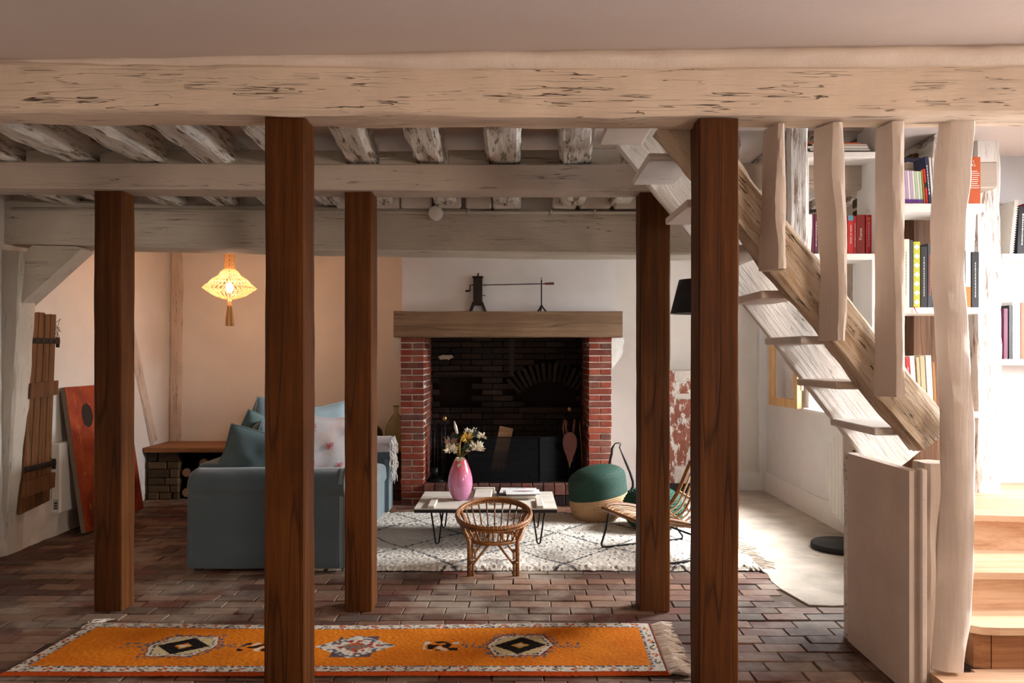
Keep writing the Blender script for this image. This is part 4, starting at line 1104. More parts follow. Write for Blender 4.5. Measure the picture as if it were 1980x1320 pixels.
def rugcol(u, v):
    x = rx0 + LX*u; y = ry0 + LY*v
    e = min(x-rx0, rx1-x, y-ry0, ry1-y)
    nz = n3(x*55, y*55, 3)
    if e < 0.012: return cOr
    if e < 0.018: return lin((60,44,40))
    bw = 0.078
    if e < bw:
        # flower border: repeating blobs
        s = x if (y-ry0 < bw or ry1-y < bw) else y
        if e > bw-0.012: return cB if n3(s*60, 1, 2) > -0.1 else cW
        ph = (s/0.085) % 1.0; k = int(math.floor(s/0.085)) ; t = (e-0.018)/(bw-0.03)
        d = math.hypot((ph-0.5)*1.3, (t-0.5)*1.0)
        if d < 0.13: return cY
        if d < 0.34 and nz + 0.35*math.sin(ph*12+t*9) > -0.05: return cRd if k % 2 else cB
        if abs(t-0.5) > 0.40 and nz > 0.15: return cRd
        if nz > 0.42: return cK
        return cW
    yc = (y - (ry0+ry1)/2)
    for mx_, kind in MED:
        dx = abs(x-mx_ - (0.10*yc if kind == 'k' else 0)); dy = abs(yc)
        hexd = max(dx/0.17 + dy/0.36*0.9, dy/0.135)
        st = 0.06*n3(x*40, y*40, 9)
        if kind == 'k':
            q = hexd + st
            if q < 1.0:
                dia = dx/0.13 + dy/0.11
                if dia < 0.16: return cW
                if dia < 0.36: return cY if st > -0.01 else cOr
                if dia < 1.0: return cK
                if q < 0.80: return lin((206,186,140))
                if q < 0.86: return cK if n3(x*70,y*70,1) > 0 else cW
                return cW if q < 0.95 else lin((120,40,40))
            if q < 1.18 and n3(x*60, y*60, 5) > 0.08: return cB
            if dy < 0.035 and dx < 0.30 and n3(x*60, y*60, 6) > 0.2: return cB
        else:
            q = dx/0.20 + dy/0.15 + st
            if q < 1.0:
                if q < 0.4: return lin((130,110,100)) if n3(x*30,y*30,2) > -0.1 else cOr
                if n3(x*38, y*38, 4) > 0.12: return cRd if q < 0.7 else cB
                return cW
            if dx < 0.10 and dy < 0.135 and n3(x*22, y*22, 8) > -0.25: return lin((96,76,84))
    for sx in SML:
        dx = abs(x-sx); dy = abs(yc)
        if dx < 0.085 and dy < 0.062:
            q = n3(x*24, y*24, 11)
            if q > 0.12: return cK
            if q < -0.22: return cW
    f = 0.5+0.5*n3(x*6, y*9, 1) + 0.25*n3(x*60, y*60, 2)
    f = min(1, max(0, f)); return tuple(a*f + b*(1-f) for a, b in zip(cO, cO2))
def rugpos(u, v):
    x = rx0 + LX*u; y = ry0 + LY*v
    wv = 0.018*math.sin(x*2.4+0.8)*v
    e = min(x-rx0, rx1-x, y-ry0, ry1-y)
    z = 0.004 + 0.014*min(1, max(0, e)/0.012) + 0.0025*n3(x*55, y*55, 3) + 0.003*n3(x*3, y*5, 1)
    ins = 0.035*(1-v) if u < 0.02 else 0
    return (x + (-0.04+0.06*v if u < 0.5 else -0.015+0.03*v)*abs(2*u-1), y + wv, z)
rr_ = thing('runner_rug', 'long orange runner rug with dark diamond medallions and floral border', 'rug', ((rx0+rx1)/2, (ry0+ry1)/2, 0.0))
color_grid('pile', rugpos, rugcol, 720, 170, RUGM, rr_)
fr = MB()
for k in range(150):
    y = ry0 + 0.01 + (LY-0.02)*random.random(); a = random.uniform(-0.6, 0.5); l = random.uniform(0.07, 0.12)
    p = Vector((rx1-0.005 - 0.015+0.03*(y-ry0)/LY, y, 0.010))
    fr.tube([p, p+Vector((l*0.5*math.cos(a), l*0.5*math.sin(a), 0.004+0.008*random.random())), p+Vector((l, l*math.sin(a*1.4), -0.004))], [0.006,0.006,0.003], 5)
fr.build('fringe', m_fabric('cotton_fringe', (206, 192, 178), bump=0.2, wr=False), rr_, kind='stuff')
fr = MB()
for k in range(26):
    y = ry1 - 0.1 + 0.13*random.random(); p = Vector((rx0+0.02, y, 0.008))
    fr.tube([p, p+Vector((-0.04+0.08*random.random(), 0.06*random.random(), 0.004)), p+Vector((-0.03+0.12*random.random(), 0.10*random.random(), -0.002))], [0.005,0.005,0.002], 5)
fr.build('fringe', MATS['cotton_fringe'], rr_, kind='stuff')

wx0, wx1, wy0, wy1 = -1.35, 1.69, 5.19, 7.02
cWR = lin((214,206,194)); cWR2 = lin((188,172,152)); cDK = lin((58,54,56))
def wcol(u, v):
    x = wx0 + (wx1-wx0)*u; y = wy0 + (wy1-wy0)*v
    a = (x+0.8)/0.77 + 0.03*n3(x*3, y*3, 1); b = (y-5.72)/0.92 + 0.03*n3(x*3, y*3, 5)
    for q in (a+b, a-b):
        d = abs(q-round(q))*0.6
        if d < 0.0095 + 0.004*n3(x*40, y*40, 2): return cDK
    f = min(1, max(0, 0.75 + 0.5*n3(x*2.2, y*2.2, 3) + 0.25*n3(x*50, y*50, 2)))
    return tuple(p*f + r*(1-f) for p, r in zip(cWR, cWR2))
def wpos(u, v):
    x = wx0 + (wx1-wx0)*u; y = wy0 + (wy1-wy0)*v
    e = min(x-wx0, wx1-x, y-wy0, wy1-y)
    z = 0.004 + 0.026*min(1, max(0, e)/0.03)*(1 + 0.35*n3(x*38, y*38, 3) + 0.15*n3(x*90, y*90, 1)) + 0.006*n3(x*2, y*2, 1)
    return (x + 0.012*n3(x*60, y*60, 7) + 0.02*n3(1, y*5, 7)*(1 if u > 0.95 else 0), y + 0.012*n3(x*60, y*60, 9) + (0.015*n3(x*4, 2, 1) if v < 0.05 else 0), z)
wrug = thing('berber_rug', 'white shaggy rug with thin black diamond lines under the table', 'rug', ((wx0+wx1)/2, (wy0+wy1)/2, 0.0))
color_grid('pile', wpos, wcol, 420, 260, RUGW, wrug)
fr = MB()
for k in range(60):
    y = wy0 + 0.05 + (wy1-wy0-0.1)*k/60 + random.uniform(-0.01,0.01); a = random.uniform(-0.5,0.5); l = random.uniform(0.06, 0.14)
    fr.tube([(wx1-0.01,y,0.012),(wx1+l*0.5,y+l*0.4*math.sin(a),0.014),(wx1+l,y+l*math.sin(a),0.006)], [0.006,0.005,0.002], 5)
fr.build('fringe', MATS['cotton_fringe'], wrug, kind='stuff')

# ================================================================== COFFEE TABLE
RZ = 0.032
TOPW = m_paint_wood('door_white_paint', (206, 198, 186), (96, 80, 66), crack=0.5, rel=0.4, worn=(170,150,128), worn_amt=0.12)
ct = thing('coffee_table', 'low coffee table made from an old white door on hairpin legs', 'table', (-0.195, 6.07, RZ))
tx0, tx1, ty0, ty1, tz = -0.725, 0.335, 5.72, 6.43, 0.315
MB().bbox(tx0, tx1, ty0+0.006, ty1, tz-0.035, tz-0.001, 0.003).build('door_core', BLACKM, ct)
# boards of the door face, each proud of the core
yb = [ty0, ty0+0.23, ty0+0.47, ty1]
for k in range(3):
    MB().bbox(tx0+0.002, tx1-0.002, yb[k]+0.002, yb[k+1]-0.002, tz-0.01, tz, 0.002).build('plank', TOPW, ct)
for (xa, xb) in ((tx0+0.10, tx0+0.155), (tx1-0.155, tx1-0.10)):
    MB().bbox(xa, xb, ty0-0.004, ty0+0.30, tz, tz+0.022, 0.006).build('batten', TOPW, ct)
MB().bbox(-0.30, -0.16, ty0+0.30, ty1-0.02, tz, tz+0.03, 0.005).build('batten', TOPW, ct)
MB().bbox(-0.32, -0.14, ty1-0.06, ty1-0.02, tz, tz+0.04, 0.004).build('hinge_block', TOPW, ct)
LEGY = (5.80, 6.34)
for lx, sx in ((-0.56, 1), (0.20, -1)):
    for ly in LEGY:
        m = MB()
        m.tube([(lx-0.045,ly,tz-0.035),(lx-0.012,ly+0.01,RZ+0.01),(lx,ly+0.012,RZ),(lx+0.012,ly+0.01,RZ+0.01),(lx+0.045,ly,tz-0.035)], 0.0065, 7)
        m.box(lx-0.06, lx+0.06, ly-0.03, ly+0.03, tz-0.04, tz-0.035)
        m.build('hairpin_leg', BLACK, ct, smooth=True)
# vase
VASE = NT('pink_glass_vase'); t = VASE
sep = t.n('ShaderNodeSeparateXYZ'); t.l(t.coords('World'), sep.inputs[0])
zf = t.math('DIVIDE', t.math('SUBTRACT', sep.outputs[2], 0.315), 0.32)
VASE.col(t.mix(t.ramp(t.noise(t.coords('World'), 60, 3), [(0.4, 0.12), (0.6, 0.0)]), t.ramp(zf, [(0.0, lin((176,110,150))), (0.5, lin((204,124,160))), (0.72, lin((206,100,128))), (0.95, lin((200,70,84)))]), lin((230,190,210))))
VASE.rough(0.12); VASE.b.inputs['Coat Weight'].default_value = 0.6; VASE.b.inputs['Subsurface Weight'].default_value = 0.0; VASE = VASE.m
vx, vy = -0.404, 6.06
vs_ = thing('vase', 'glossy pink egg-shaped glass vase on the coffee table', 'vase', (vx, vy, tz))
MB().lathe([(0.0,0.0),(0.048,0.0),(0.06,0.012),(0.083,0.06),(0.095,0.11),(0.097,0.14),(0.093,0.18),(0.08,0.23),(0.062,0.275),(0.047,0.31),(0.044,0.318),(0.039,0.314),(0.05,0.28),(0.07,0.22)], 36, (vx,vy,tz+0.001)).build('vase_body', VASE, vs_, smooth=True)
# dried flowers, each stem a thing of its own
GREEN = m_plain('dry_leaf_green', (44, 62, 46), rough=0.8, var=0.3); CREAM = m_plain('dry_cream', (222, 210, 184), rough=0.9, var=0.15, sc=60)
YEL = m_plain('dry_yellow', (190, 150, 60), rough=0.9, var=0.25, sc=60); PINKD = m_plain('dry_pink', (176, 140, 124), rough=0.9, var=0.2, sc=60); WHT = m_plain('dry_white', (226, 218, 206), rough=0.9, var=0.1, sc=60)
def VP_(x, y, dd=0.0): return P(x, y, 6.06+dd)
neck = Vector((vx, vy, tz+0.316))
def stem_thing(label, tip, mid=None, dd=0):
    o = thing('dried_flower', label, 'flower', tuple(neck))
    mid = mid or (neck + (tip-neck)*0.5 + Vector((0,0,0.02)))
    MB().tube([neck - Vector((0,0,0.10)), neck, mid, tip], [0.0025,0.0025,0.002,0.0018], 5).build('stem', m_stem, o)
    return o
m_stem = m_plain('dry_stem', (122, 116, 66), rough=0.9)
def petals(o, c, n, r, l, mat, name='petal', up=0.3, seed=0, w=0.006):
    rnd = random.Random(seed); n = int(n*1.5); l *= 1.35; w *= 1.4; r *= 1.2
    for k in range(n):
        an = rnd.uniform(0, 2*math.pi); el = rnd.uniform(-0.5, 1.0)
        d = Vector((math.cos(an)*math.cos(el), math.sin(an)*math.cos(el)*0.7, math.sin(el)+up)).normalized()
        b = Vector(c) + d*r*rnd.uniform(0.1, 0.8)
        s = d.cross(Vector((0,1,0.2))).normalized()*w*rnd.uniform(0.7,1.3); tt = b + d*l*rnd.uniform(0.7,1.3); m_ = (b+tt)/2
        q = MB(); q.v = [tuple(b), tuple(m_+s+Vector((0,-0.003,0))), tuple(tt), tuple(m_-s+Vector((0,0.003,0))), tuple(m_+d.cross(s).normalized()*0.003)]
        q.f = [(0,1,4),(1,2,4),(2,3,4),(3,0,4),(0,3,2,1)]
        q.build(name, mat, o)
c = VP_(880, 840); o = stem_thing('white plume spike rising above the other dried flowers', VP_(882, 848, 0.01))
MB().tube([VP_(884,838), VP_(881,826), VP_(878.5,814)], [0.010,0.013,0.004], 7).build('plume', WHT, o, smooth=True)
o = stem_thing('drooping yellow-green catkin stem among the dried flowers', VP_(897, 842, -0.02), mid=VP_(889, 862, -0.03))
MB().tube([VP_(889,878,-0.05), VP_(889,860,-0.05), VP_(893,845,-0.05), VP_(898,839,-0.05), VP_(896,834,-0.05)], [0.006,0.007,0.006,0.004,0.002], 6).build('catkin', YEL, o, smooth=True)
o = stem_thing('mustard yellow dried leaf cluster in the middle of the bouquet', VP_(904, 848, -0.01))
petals(o, VP_(903,850,-0.02), 22, 0.022, 0.035, YEL, 'leaf', seed=3, w=0.006)
o = stem_thing('white fluffy tuft above the yellow leaves', VP_(906, 836, 0.02)); petals(o, VP_(905,835,0.02), 24, 0.014, 0.018, WHT, seed=4, w=0.004)
o = stem_thing('cream dried flower head spreading over the left rim of the vase', VP_(872, 872, -0.04)); petals(o, VP_(872,872,-0.04), 44, 0.04, 0.026, CREAM, seed=5, w=0.005)
o = stem_thing('pinkish dried grass tuft behind the left cream flower head', VP_(872, 858, 0.02)); petals(o, VP_(872,859,0.02), 26, 0.028, 0.04, PINKD, 'blade', seed=6, w=0.003)
o = stem_thing('cream dried flower head spreading to the right of the bouquet', VP_(922, 868, -0.03)); petals(o, VP_(921,869,-0.03), 56, 0.045, 0.028, CREAM, seed=7, w=0.005)
o = stem_thing('cream dried bloom on a long stem furthest from the vase', VP_(932, 845, 0.01)); petals(o, VP_(931,845,0.01), 28, 0.02, 0.022, CREAM, seed=8, w=0.005)
o = stem_thing('cream dried spray drooping in front of the pink vase', VP_(889, 880, -0.07), mid=VP_(888,884,-0.06)); petals(o, VP_(889,884,-0.11), 16, 0.018, 0.022, CREAM, up=-0.8, seed=9, w=0.004); petals(o, VP_(889,894,-0.11), 14, 0.014, 0.022, CREAM, up=-1.5, seed=19, w=0.004)
o = stem_thing('dark green dried leaf sprig with tiny cream buds', VP_(918, 834, 0.03)); petals(o, VP_(915,845,0.03), 30, 0.05, 0.026, GREEN, 'leaf', seed=10, w=0.004); petals(o, VP_(917,836,0.03), 14, 0.03, 0.010, CREAM, 'bud', seed=11, w=0.003)
o = stem_thing('dark green dried leaf sprig behind the white plume', VP_(877, 845, 0.03)); petals(o, VP_(877,848,0.03), 16, 0.026, 0.026, GREEN, 'leaf', seed=12, w=0.004)
o = stem_thing('dark green leaf spray low in the middle of the bouquet', VP_(904, 868, -0.02)); petals(o, VP_(904,870,-0.02), 24, 0.03, 0.032, GREEN, 'leaf', seed=13, w=0.005)

# ---- books / magazines
def cmat(name, c, rough=0.45): return m_plain(name, c, rough=rough, var=0.05, sc=30)
def add_text(parent, txt, M, size, mat, name='lettering'):
    cu = bpy.data.curves.new('txt', 'FONT'); cu.body = txt; cu.size = size; cu.align_x = 'CENTER'; cu.align_y = 'CENTER'; cu.extrude = 0.0004
    to = bpy.data.objects.new('txt', cu); COL.objects.link(to)
    bpy.context.view_layer.update()
    me = bpy.data.meshes.new_from_object(to.evaluated_get(bpy.context.evaluated_depsgraph_get()))
    bpy.data.objects.remove(to); bpy.data.curves.remove(cu)
    me.materials.clear(); me.materials.append(mat)
    o = bpy.data.objects.new(name, me); COL.objects.link(o); o.parent = parent
    o.matrix_basis = wm(parent).inverted() @ M; return o
INKW = m_plain('ink_white', (232, 228, 220), rough=0.6, var=0.02); INKK = m_plain('ink_black', (36, 34, 34), rough=0.6); INKG = m_plain('ink_grey', (150,150,150), rough=0.6)
def flat_book(cx, cy, z0, w, d, h, rot, mat, label, name='book', pages=True):
    o = thing(name, label, 'book' if name == 'book' else 'magazine', (cx, cy, z0), R(rot))
    MB().bbox(-w/2, w/2, -d/2, d/2, 0.0, 0.003, 0.001).build('back_cover', mat, o, world=False)
    MB().bbox(-w/2, w/2, -d/2, d/2, h-0.003, h, 0.001).build('front_cover', mat, o, world=False)
    MB().bbox(-w/2, -w/2+0.003, -d/2, d/2, 0.003, h-0.003, 0.0008).build('spine', mat, o, world=False)
    MB().box(-w/2+0.003, w/2-0.004, -d/2+0.004, d/2-0.004, 0.003, h-0.003).build('pages', PAPER, o, world=False)
    return o
BK_K = cmat('cover_black', (34,34,38)); BK_W = cmat('cover_white', (226,224,222)); BK_G = cmat('cover_grey', (150,150,150)); BK_T = cmat('cover_tan', (168,142,116))
b1 = flat_book(0.03, 6.20, tz, 0.30, 0.24, 0.030, 4, BK_K, 'thick black-spined book at the bottom of the table stack')
b2 = flat_book(0.05, 6.25, tz+0.0305, 0.29, 0.22, 0.012, -3, BK_W, 'white magazine lying on the black-spined book', 'magazine')
for k in range(3): MB().box(-0.03+0.05*k, 0.01+0.05*k, 6.32, 6.328, tz+0.0425, tz+0.0431).build('print_line', INKK, b2)
b3 = flat_book(0.085, 6.13, tz+0.0435, 0.27, 0.20, 0.008, 3, BK_W, 'white magazine with an oval plate picture on top of the stack', 'magazine')
m = MB(); m.lathe([(0.0,0.0),(0.085,0.0),(0.085,0.0006),(0.0,0.0006)], 28); m.v = [(x+0.09, y*0.42+6.15, z+tz+0.0517) for x,y,z in m.v]; pl3 = m.build('printed_plate', INKG, b3)
m = MB(); m.lathe([(0.0,0.0),(0.03,0.0),(0.03,0.0006),(0.0,0.0006)], 16); m.v = [(x+0.09, y*0.42+6.15, z+tz+0.0524) for x,y,z in m.v]; m.build('printed_food', cmat('print_orange', (190,110,70)), pl3)
flat_book(-0.08, 5.97, tz, 0.16, 0.22, 0.012, 6, BK_T, 'thin tan booklet lying on the table beside the stack')

# ================================================================== CHILD'S RATTAN CHAIR
rc = thing('rattan_chair', "small child-size rattan hoop chair in front of the coffee table", 'chair', (-0.12, 5.25, 0.0))
ccx, ccy = PX(955, 5.25), 5.25
def hoop(t):   # far side high, near side low
    y = ccy + 0.235*math.sin(t); x = ccx + 0.25*math.cos(t); k = (math.sin(t)+1)/2
    return Vector((x, y, 0.325 + 0.105*k**1.2))
def seat(t): return Vector((ccx + 0.178*math.cos(t), ccy - 0.01 + 0.178*math.sin(t), 0.215))
N = 48
hp = [hoop(2*math.pi*k/N) for k in range(N)]
MB().tube(hp, 0.014, 9, closed=True).build('hoop_rim', RATTAN, rc, smooth=True)
MB().tube([p+Vector((0,0,-0.02))*1 for p in [hoop(2*math.pi*k/N) for k in range(N)]], 0.008, 7, closed=True).build('hoop_rim', RATTAN, rc, smooth=True)
m = MB()
for k in range(60):   # wrapped binding
    t = 2*math.pi*k/60
    if math.sin(t) < 0.25:
        p = hoop(t); q = hoop(t+0.07); m.tube([p+Vector((0,0,0.016)), p+Vector((0,-0.016,0)), q+Vector((0,0,-0.03)), q+Vector((0,0.016,0)), q+Vector((0,0,0.016))], 0.003, 4)
m.build('binding', RATTAN, rc, kind='stuff')
so = MB().tube([seat(2*math.pi*k/N) for k in range(N)], 0.014, 8, closed=True).build('seat_ring', RATTAN, rc, smooth=True)
for k in range(11):   # seat slats
    x = -0.155 + 0.031*k; l = math.sqrt(max(0, 0.178**2-x*x))
    MB().tube([(ccx+x, ccy-0.01-l, 0.222), (ccx+x, ccy-0.01+l, 0.222)], 0.006, 6).build('seat_cane', RATTAN, so, smooth=True)
for k in range(26):
    t = 2*math.pi*(k+0.5)/26; a = seat(t); b = hoop(t)
    if math.sin(t) > 0.1:
        pts = [a, a + (b-a)*0.5 + Vector((0, 0.01, 0.0)), a + (b-a)*0.70]
        MB().tube(pts, 0.0055, 6).build('spoke', RATTAN, rc, smooth=True)
        t2 = t + 2*math.pi/26; a2 = seat(t2); b2_ = hoop(t2)
        if math.sin(t2) > 0.1:
            p0 = a + (b-a)*0.70; p1 = a2 + (b2_-a2)*0.70; top = (b+b2_)/2 + Vector((0,0,-0.01)); q0 = a + (b-a)*0.88; q1 = a2 + (b2_-a2)*0.88
            arc = [p0, q0*0.9 + top*0.1, q0*0.55 + top*0.45 + Vector((0,0,0.008)), top, q1*0.55 + top*0.45 + Vector((0,0,0.008)), q1*0.9 + top*0.1, p1]
            MB().tube(arc, 0.0045, 5).build('petal_loop', RATTAN, rc, smooth=True)
    else:
        MB().tube([a, b+Vector((0,0,-0.015))], 0.0055, 6).build('spoke', RATTAN, rc, smooth=True)
for (sx, sy) in ((-1,-1),(1,-1),(-1,1),(1,1)):
    fx = ccx + sx*0.158; fy = ccy + (-0.17 if sy < 0 else 0.13)
    hx = ccx + sx*(0.226 if sy < 0 else 0.235); hy = ccy + sy*0.08
    lg_ = MB().tube([(fx, fy, 0.0), (fx, fy, 0.225), (hx, hy, hoop(math.atan2(hy-ccy, hx-ccx)).z-0.01)], 0.0135, 8).build('leg', RATTAN, rc, smooth=True)
    MB().tube([(fx-sx*0.024, fy, 0.0), (fx-sx*0.024, fy, 0.075), (ccx+sx*0.03, ccy+sy*0.16, 0.205)], 0.0085, 7).build('brace', RATTAN, rc, smooth=True)
    MB().tube([(fx-sx*0.012+0.016*math.cos(q*math.pi/4), fy+0.016*math.sin(q*math.pi/4), 0.09) for q in range(8)], 0.008, 5, closed=True).build('binding', RATTAN, lg_, smooth=True)
for sx in (-1, 1):
    MB().tube([(ccx+sx*0.158, ccy-0.17, 0.10), (ccx+sx*0.158, ccy+0.13, 0.10)], 0.008, 6).build('side_stretcher', RATTAN, rc, smooth=True)

# ================================================================== CANE LOUNGE CHAIR
lc = thing('lounge_chair', 'low cane lounge chair on a black wire frame behind the brown post', 'chair', (1.07, 5.55, 0.0), R(22))
# local: x = backwards (seat front at -x), y = across, z up
prof = [(-0.33,0.295),(-0.27,0.305),(-0.13,0.275),(0.03,0.225),(0.14,0.19),(0.22,0.19),(0.30,0.235),(0.345,0.32),(0.385,0.42),(0.42,0.53),(0.44,0.60)]
def pr_(t):
    s = t*(len(prof)-1); i = min(int(s), len(prof)-2); f = s-i
    return Vector((prof[i][0]*(1-f)+prof[i+1][0]*f, 0, prof[i][1]*(1-f)+prof[i+1][1]*f))
def wd_(t): return 0.26 + 0.05*math.sin(math.pi*t)
for k in range(13):
    q = -1 + 2*k/12
    pts = [pr_(i/24) + Vector((0.0, q*wd_(i/24), 0.05*q*q*math.sin(math.pi*min(1, i/24)))) for i in range(25)]
    MB().tube(pts, 0.0075, 6).build('cane_slat', CANE if k % 3 else RATTAN, lc, smooth=True, world=False)
edgep = [pr_(i/24) + Vector((0, wd_(i/24)+0.012, 0.055*math.sin(math.pi*i/24))) for i in range(25)] + [pr_(i/24) + Vector((0, -wd_(i/24)-0.012, 0.055*math.sin(math.pi*i/24))) for i in range(24, -1, -1)]
MB().tube(edgep, 0.014, 7, closed=True).build('shell_rim', RATTAN, lc, smooth=True, world=False)
for tt in (0.06, 0.30, 0.52, 0.72):
    pts = [pr_(tt) + Vector((0.004, q/6*wd_(tt), 0.05*(q/6)**2*math.sin(math.pi*tt) - 0.012)) for q in range(-6, 7)]
    MB().tube(pts, 0.010, 6).build('woven_band', CANE, lc, smooth=True, world=False)
MB().grid(lambda u, v: pr_(0.10*v) + Vector((-0.006, (2*u-1)*(wd_(0.1*v)+0.014), 0.012 - 0.022*v)), 16, 4).build('woven_seat_edge', CANE, lc, smooth=True, world=False)
for s in (-1, 1):
    pts = [(-0.27, s*0.27, 0.29), (-0.30, s*0.275, 0.14), (-0.335, s*0.28, 0.035), (-0.325, s*0.28, 0.012), (-0.30, s*0.28, 0.009), (0.34, s*0.28, 0.009), (0.365, s*0.28, 0.012), (0.37, s*0.28, 0.03), (0.28, s*0.275, 0.14), (0.22, s*0.27, 0.195)]
    MB().tube(pts, 0.0075, 7).build('wire_leg', BLACK, lc, smooth=True, world=False)
MB().tube([(-0.28,-0.27,0.28),(-0.28,0.27,0.28)], 0.007, 6).build('cross_rod', BLACK, lc, smooth=True, world=False)
MB().tube([(0.08,-0.27,0.18),(0.08,0.27,0.18)], 0.007, 6).build('cross_rod', BLACK, lc, smooth=True, world=False)
# lift whole chair onto rug pile
lc.location.z = 0.028; W[lc.name] = Matrix.Translation((1.07,5.55,0.028)) @ Matrix.Rotation(R(22), 4, 'Z')

# ================================================================== POUFS
GRN = m_plain('green_rope', (24, 58, 46), rough=0.75, var=0.2, sc=50, bump=0.4, bsc=200); JUT = m_plain('jute_rope', (178, 142, 104), rough=0.9, var=0.15, sc=50, bump=0.5, bsc=220)
px_, py_, pr0, ph = PX(1161, 6.72), 6.74, 0.252, 0.46
pf = thing('pouf', 'green and natural jute braided pouf basket on the rug corner', 'pouf', (px_, py_, 0.028))
def pouf_r(z):
    t = z/ph
    if t < 0.35: return pr0*(0.72 + 0.28*math.sin(t/0.35*math.pi/2)**0.8)
    if t < 0.72: return pr0*(1.0 - 0.03*(t-0.35))
    q = (t-0.72)/0.28
    return pr0*0.985*math.sqrt(max(0.0, 1-(q*0.985)**2.4))
Mt = Matrix.Translation((px_, py_, 0.028)) @ Matrix.Rotation(R(-5), 4, 'Y')
split = 0.20
def pouf_part(z0, z1, name, mat, n):
    prof = []
    for i in range(n*5+1):
        z = z0 + (z1-z0)*i/(n*5); prof.append((max(0.0005, pouf_r(z) + 0.004*abs(math.sin(math.pi*i/5))), z))
    m = MB().lathe(prof, 48); m.v = [tuple(Mt @ (Vector(p) + Vector((0,0,0.02*p[0]/pr0 if True else 0)))) for p in m.v]
    return m.build(name, mat, pf, smooth=True)
pouf_part(0.0, split, 'jute_base', JUT, 12); pouf_part(split, ph*0.999, 'green_top', GRN, 22)
GRNK = m_plain('green_knit', (24, 66, 50), rough=0.9, var=0.35, sc=70)
kx, ky, kz, kr = PX(1262, 6.35), 6.35, 0.028, 0.235
kp = thing('pouf', 'round chunky-knit dark green pouf behind the lounge chair', 'pouf', (kx, ky, kz))
def knit(u, v):
    an = 2*math.pi*u; t = math.pi*(v-0.5)
    lump = 0.018*abs(math.sin(an*20 + (1.2 if int(v*26) % 2 else 0)))*abs(math.sin(v*26*math.pi)) 
    r = kr*(math.cos(t)**0.75 if math.cos(t) > 0 else 0) + lump*max(0, math.cos(t))
    return (kx + r*math.cos(an), ky + r*math.sin(an), kz + 0.165 + 0.165*math.sin(t) + lump*math.sin(t))
MB().grid(knit, 160, 104, closed_u=True).build('knit_cover', GRNK, kp, smooth=True)
MB().ell((kx, ky, kz+0.333), 0.03, 0.03, 0.012, 12, 6).build('top_button', GRNK, kp, smooth=True)

# ================================================================== BLACK TUBE STAND behind the pouf
sd_ = thing('tube_stand', 'black bent-tube bottle-shaped frame leaning by the fireplace pillar', 'frame', (PX(1200,7.25), 7.25, 0.0))
def T(x, y): return P(x, y, 7.22)
pts = [T(1168,985), T(1165,955), T(1172,925), T(1179,902), T(1185,880), T(1186,869), T(1191,861), T(1193,859), T(1201.5,858.5), T(1203,860), T(1200.5,867), T(1204,876), T(1212,895), T(1220,915), T(1225,932), T(1225,942), T(1220,950), T(1212,954)]
pts = [Vector((p.x, p.y + (0.10*(p.z/0.6)), p.z)) for p in pts]
MB().tube(pts, [0.011]*6+[0.006]*6+[0.011]*6, 8).build('tube', BLACK, sd_, smooth=True)
MB().tube([pts[-1], (pts[-1].x-0.06, 7.2, 0.10), (pts[-1].x-0.10, 7.18, 0.02), (PX(1168,7.2), 7.18, 0.012), pts[0]], 0.011, 8).build('foot_tube', BLACK, sd_, smooth=True)

# ================================================================== DISTRESSED DOOR, LAMP, DISC
DIST = NT('peeling_paint'); t = DIST
v = t.coords('World', (1, 1, 0.45))
nz = t.noise(v, 16, 7, 0.72)
redp = t.ramp(t.noise(t.coords('World'), 5, 4), [(0.3, lin((120, 66, 50))), (0.7, lin((160, 98, 78)))])
DIST.col(t.mix(t.ramp(t.noise(v, 22, 6, 0.7), [(0.64, 0.0), (0.68, 1.0)]), t.mix(t.ramp(nz, [(0.50, 0.0), (0.54, 1.0)]), redp, lin((224, 220, 212))), lin((150, 172, 156))))
DIST.rough(0.8); DIST.bump(nz, 0.5, 0.01); DIST = DIST.m
dd_ = thing('old_door', 'old panelled door with peeling red and white paint against the wall', 'door', (1.92, 8.15, 0.0))
ddx0, ddx1, dy = 1.58, 2.22, 8.12
MB().bbox(ddx0, ddx1, dy+0.02, dy+0.06, 0.10, 1.28, 0.003).build('panel', DIST, dd_)
WORN = m_plaster('worn_white', (214, 206, 196), var=0.15, rel=0.4, stain=(120, 100, 84), sc=9)
for nm, (xa, xb, za, zb) in (('stile',(ddx0,1.70,0.10,1.28)),('stile',(2.10,ddx1,0.10,1.28)),('rail',(1.70,2.10,1.17,1.28)),('rail',(1.70,2.10,0.98,1.04)),('rail',(1.70,2.10,0.10,0.28))):
    MB().bbox(xa+0.001, xb-0.001, dy, dy+0.02, za, zb, 0.004).build(nm, DIST if nm == 'stile' else WORN, dd_)
MB().bbox(ddx0-0.02, ddx1+0.02, dy-0.01, dy+0.08, 0.0, 0.10, 0.004).build('plinth', BLACKM, dd_)
# arc floor lamp
fl = thing('floor_lamp', 'black arc floor lamp with round base behind the staircase', 'lamp', (2.52, 5.82, 0.0))
MB().lathe([(0.0,0.0),(0.215,0.0),(0.22,0.008),(0.22,0.034),(0.21,0.044),(0.0,0.046)], 40, (PX(1628,5.78), 5.78, 0.004)).build('base', BLACKM, fl, smooth=True)
MB().lathe([(0.03,0.0),(0.03,0.03),(0.014,0.045)], 16, (PX(1665,5.78), 5.78, 0.048)).build('pole_socket', BLACK, fl, smooth=True)
def TL(x, y, d): return P(x, y, d)
MB().tube([TL(1665,1045,5.78), TL(1665,900,5.78), TL(1664,760,5.78), TL(1650,700,5.76), TL(1600,635,5.72), TL(1520,570,5.66), TL(1440,520,5.6), TL(1390,505,5.55), TL(1355,515,5.52), TL(1350,535,5.52)], 0.011, 8).build('pole', BLACK, fl, smooth=True)
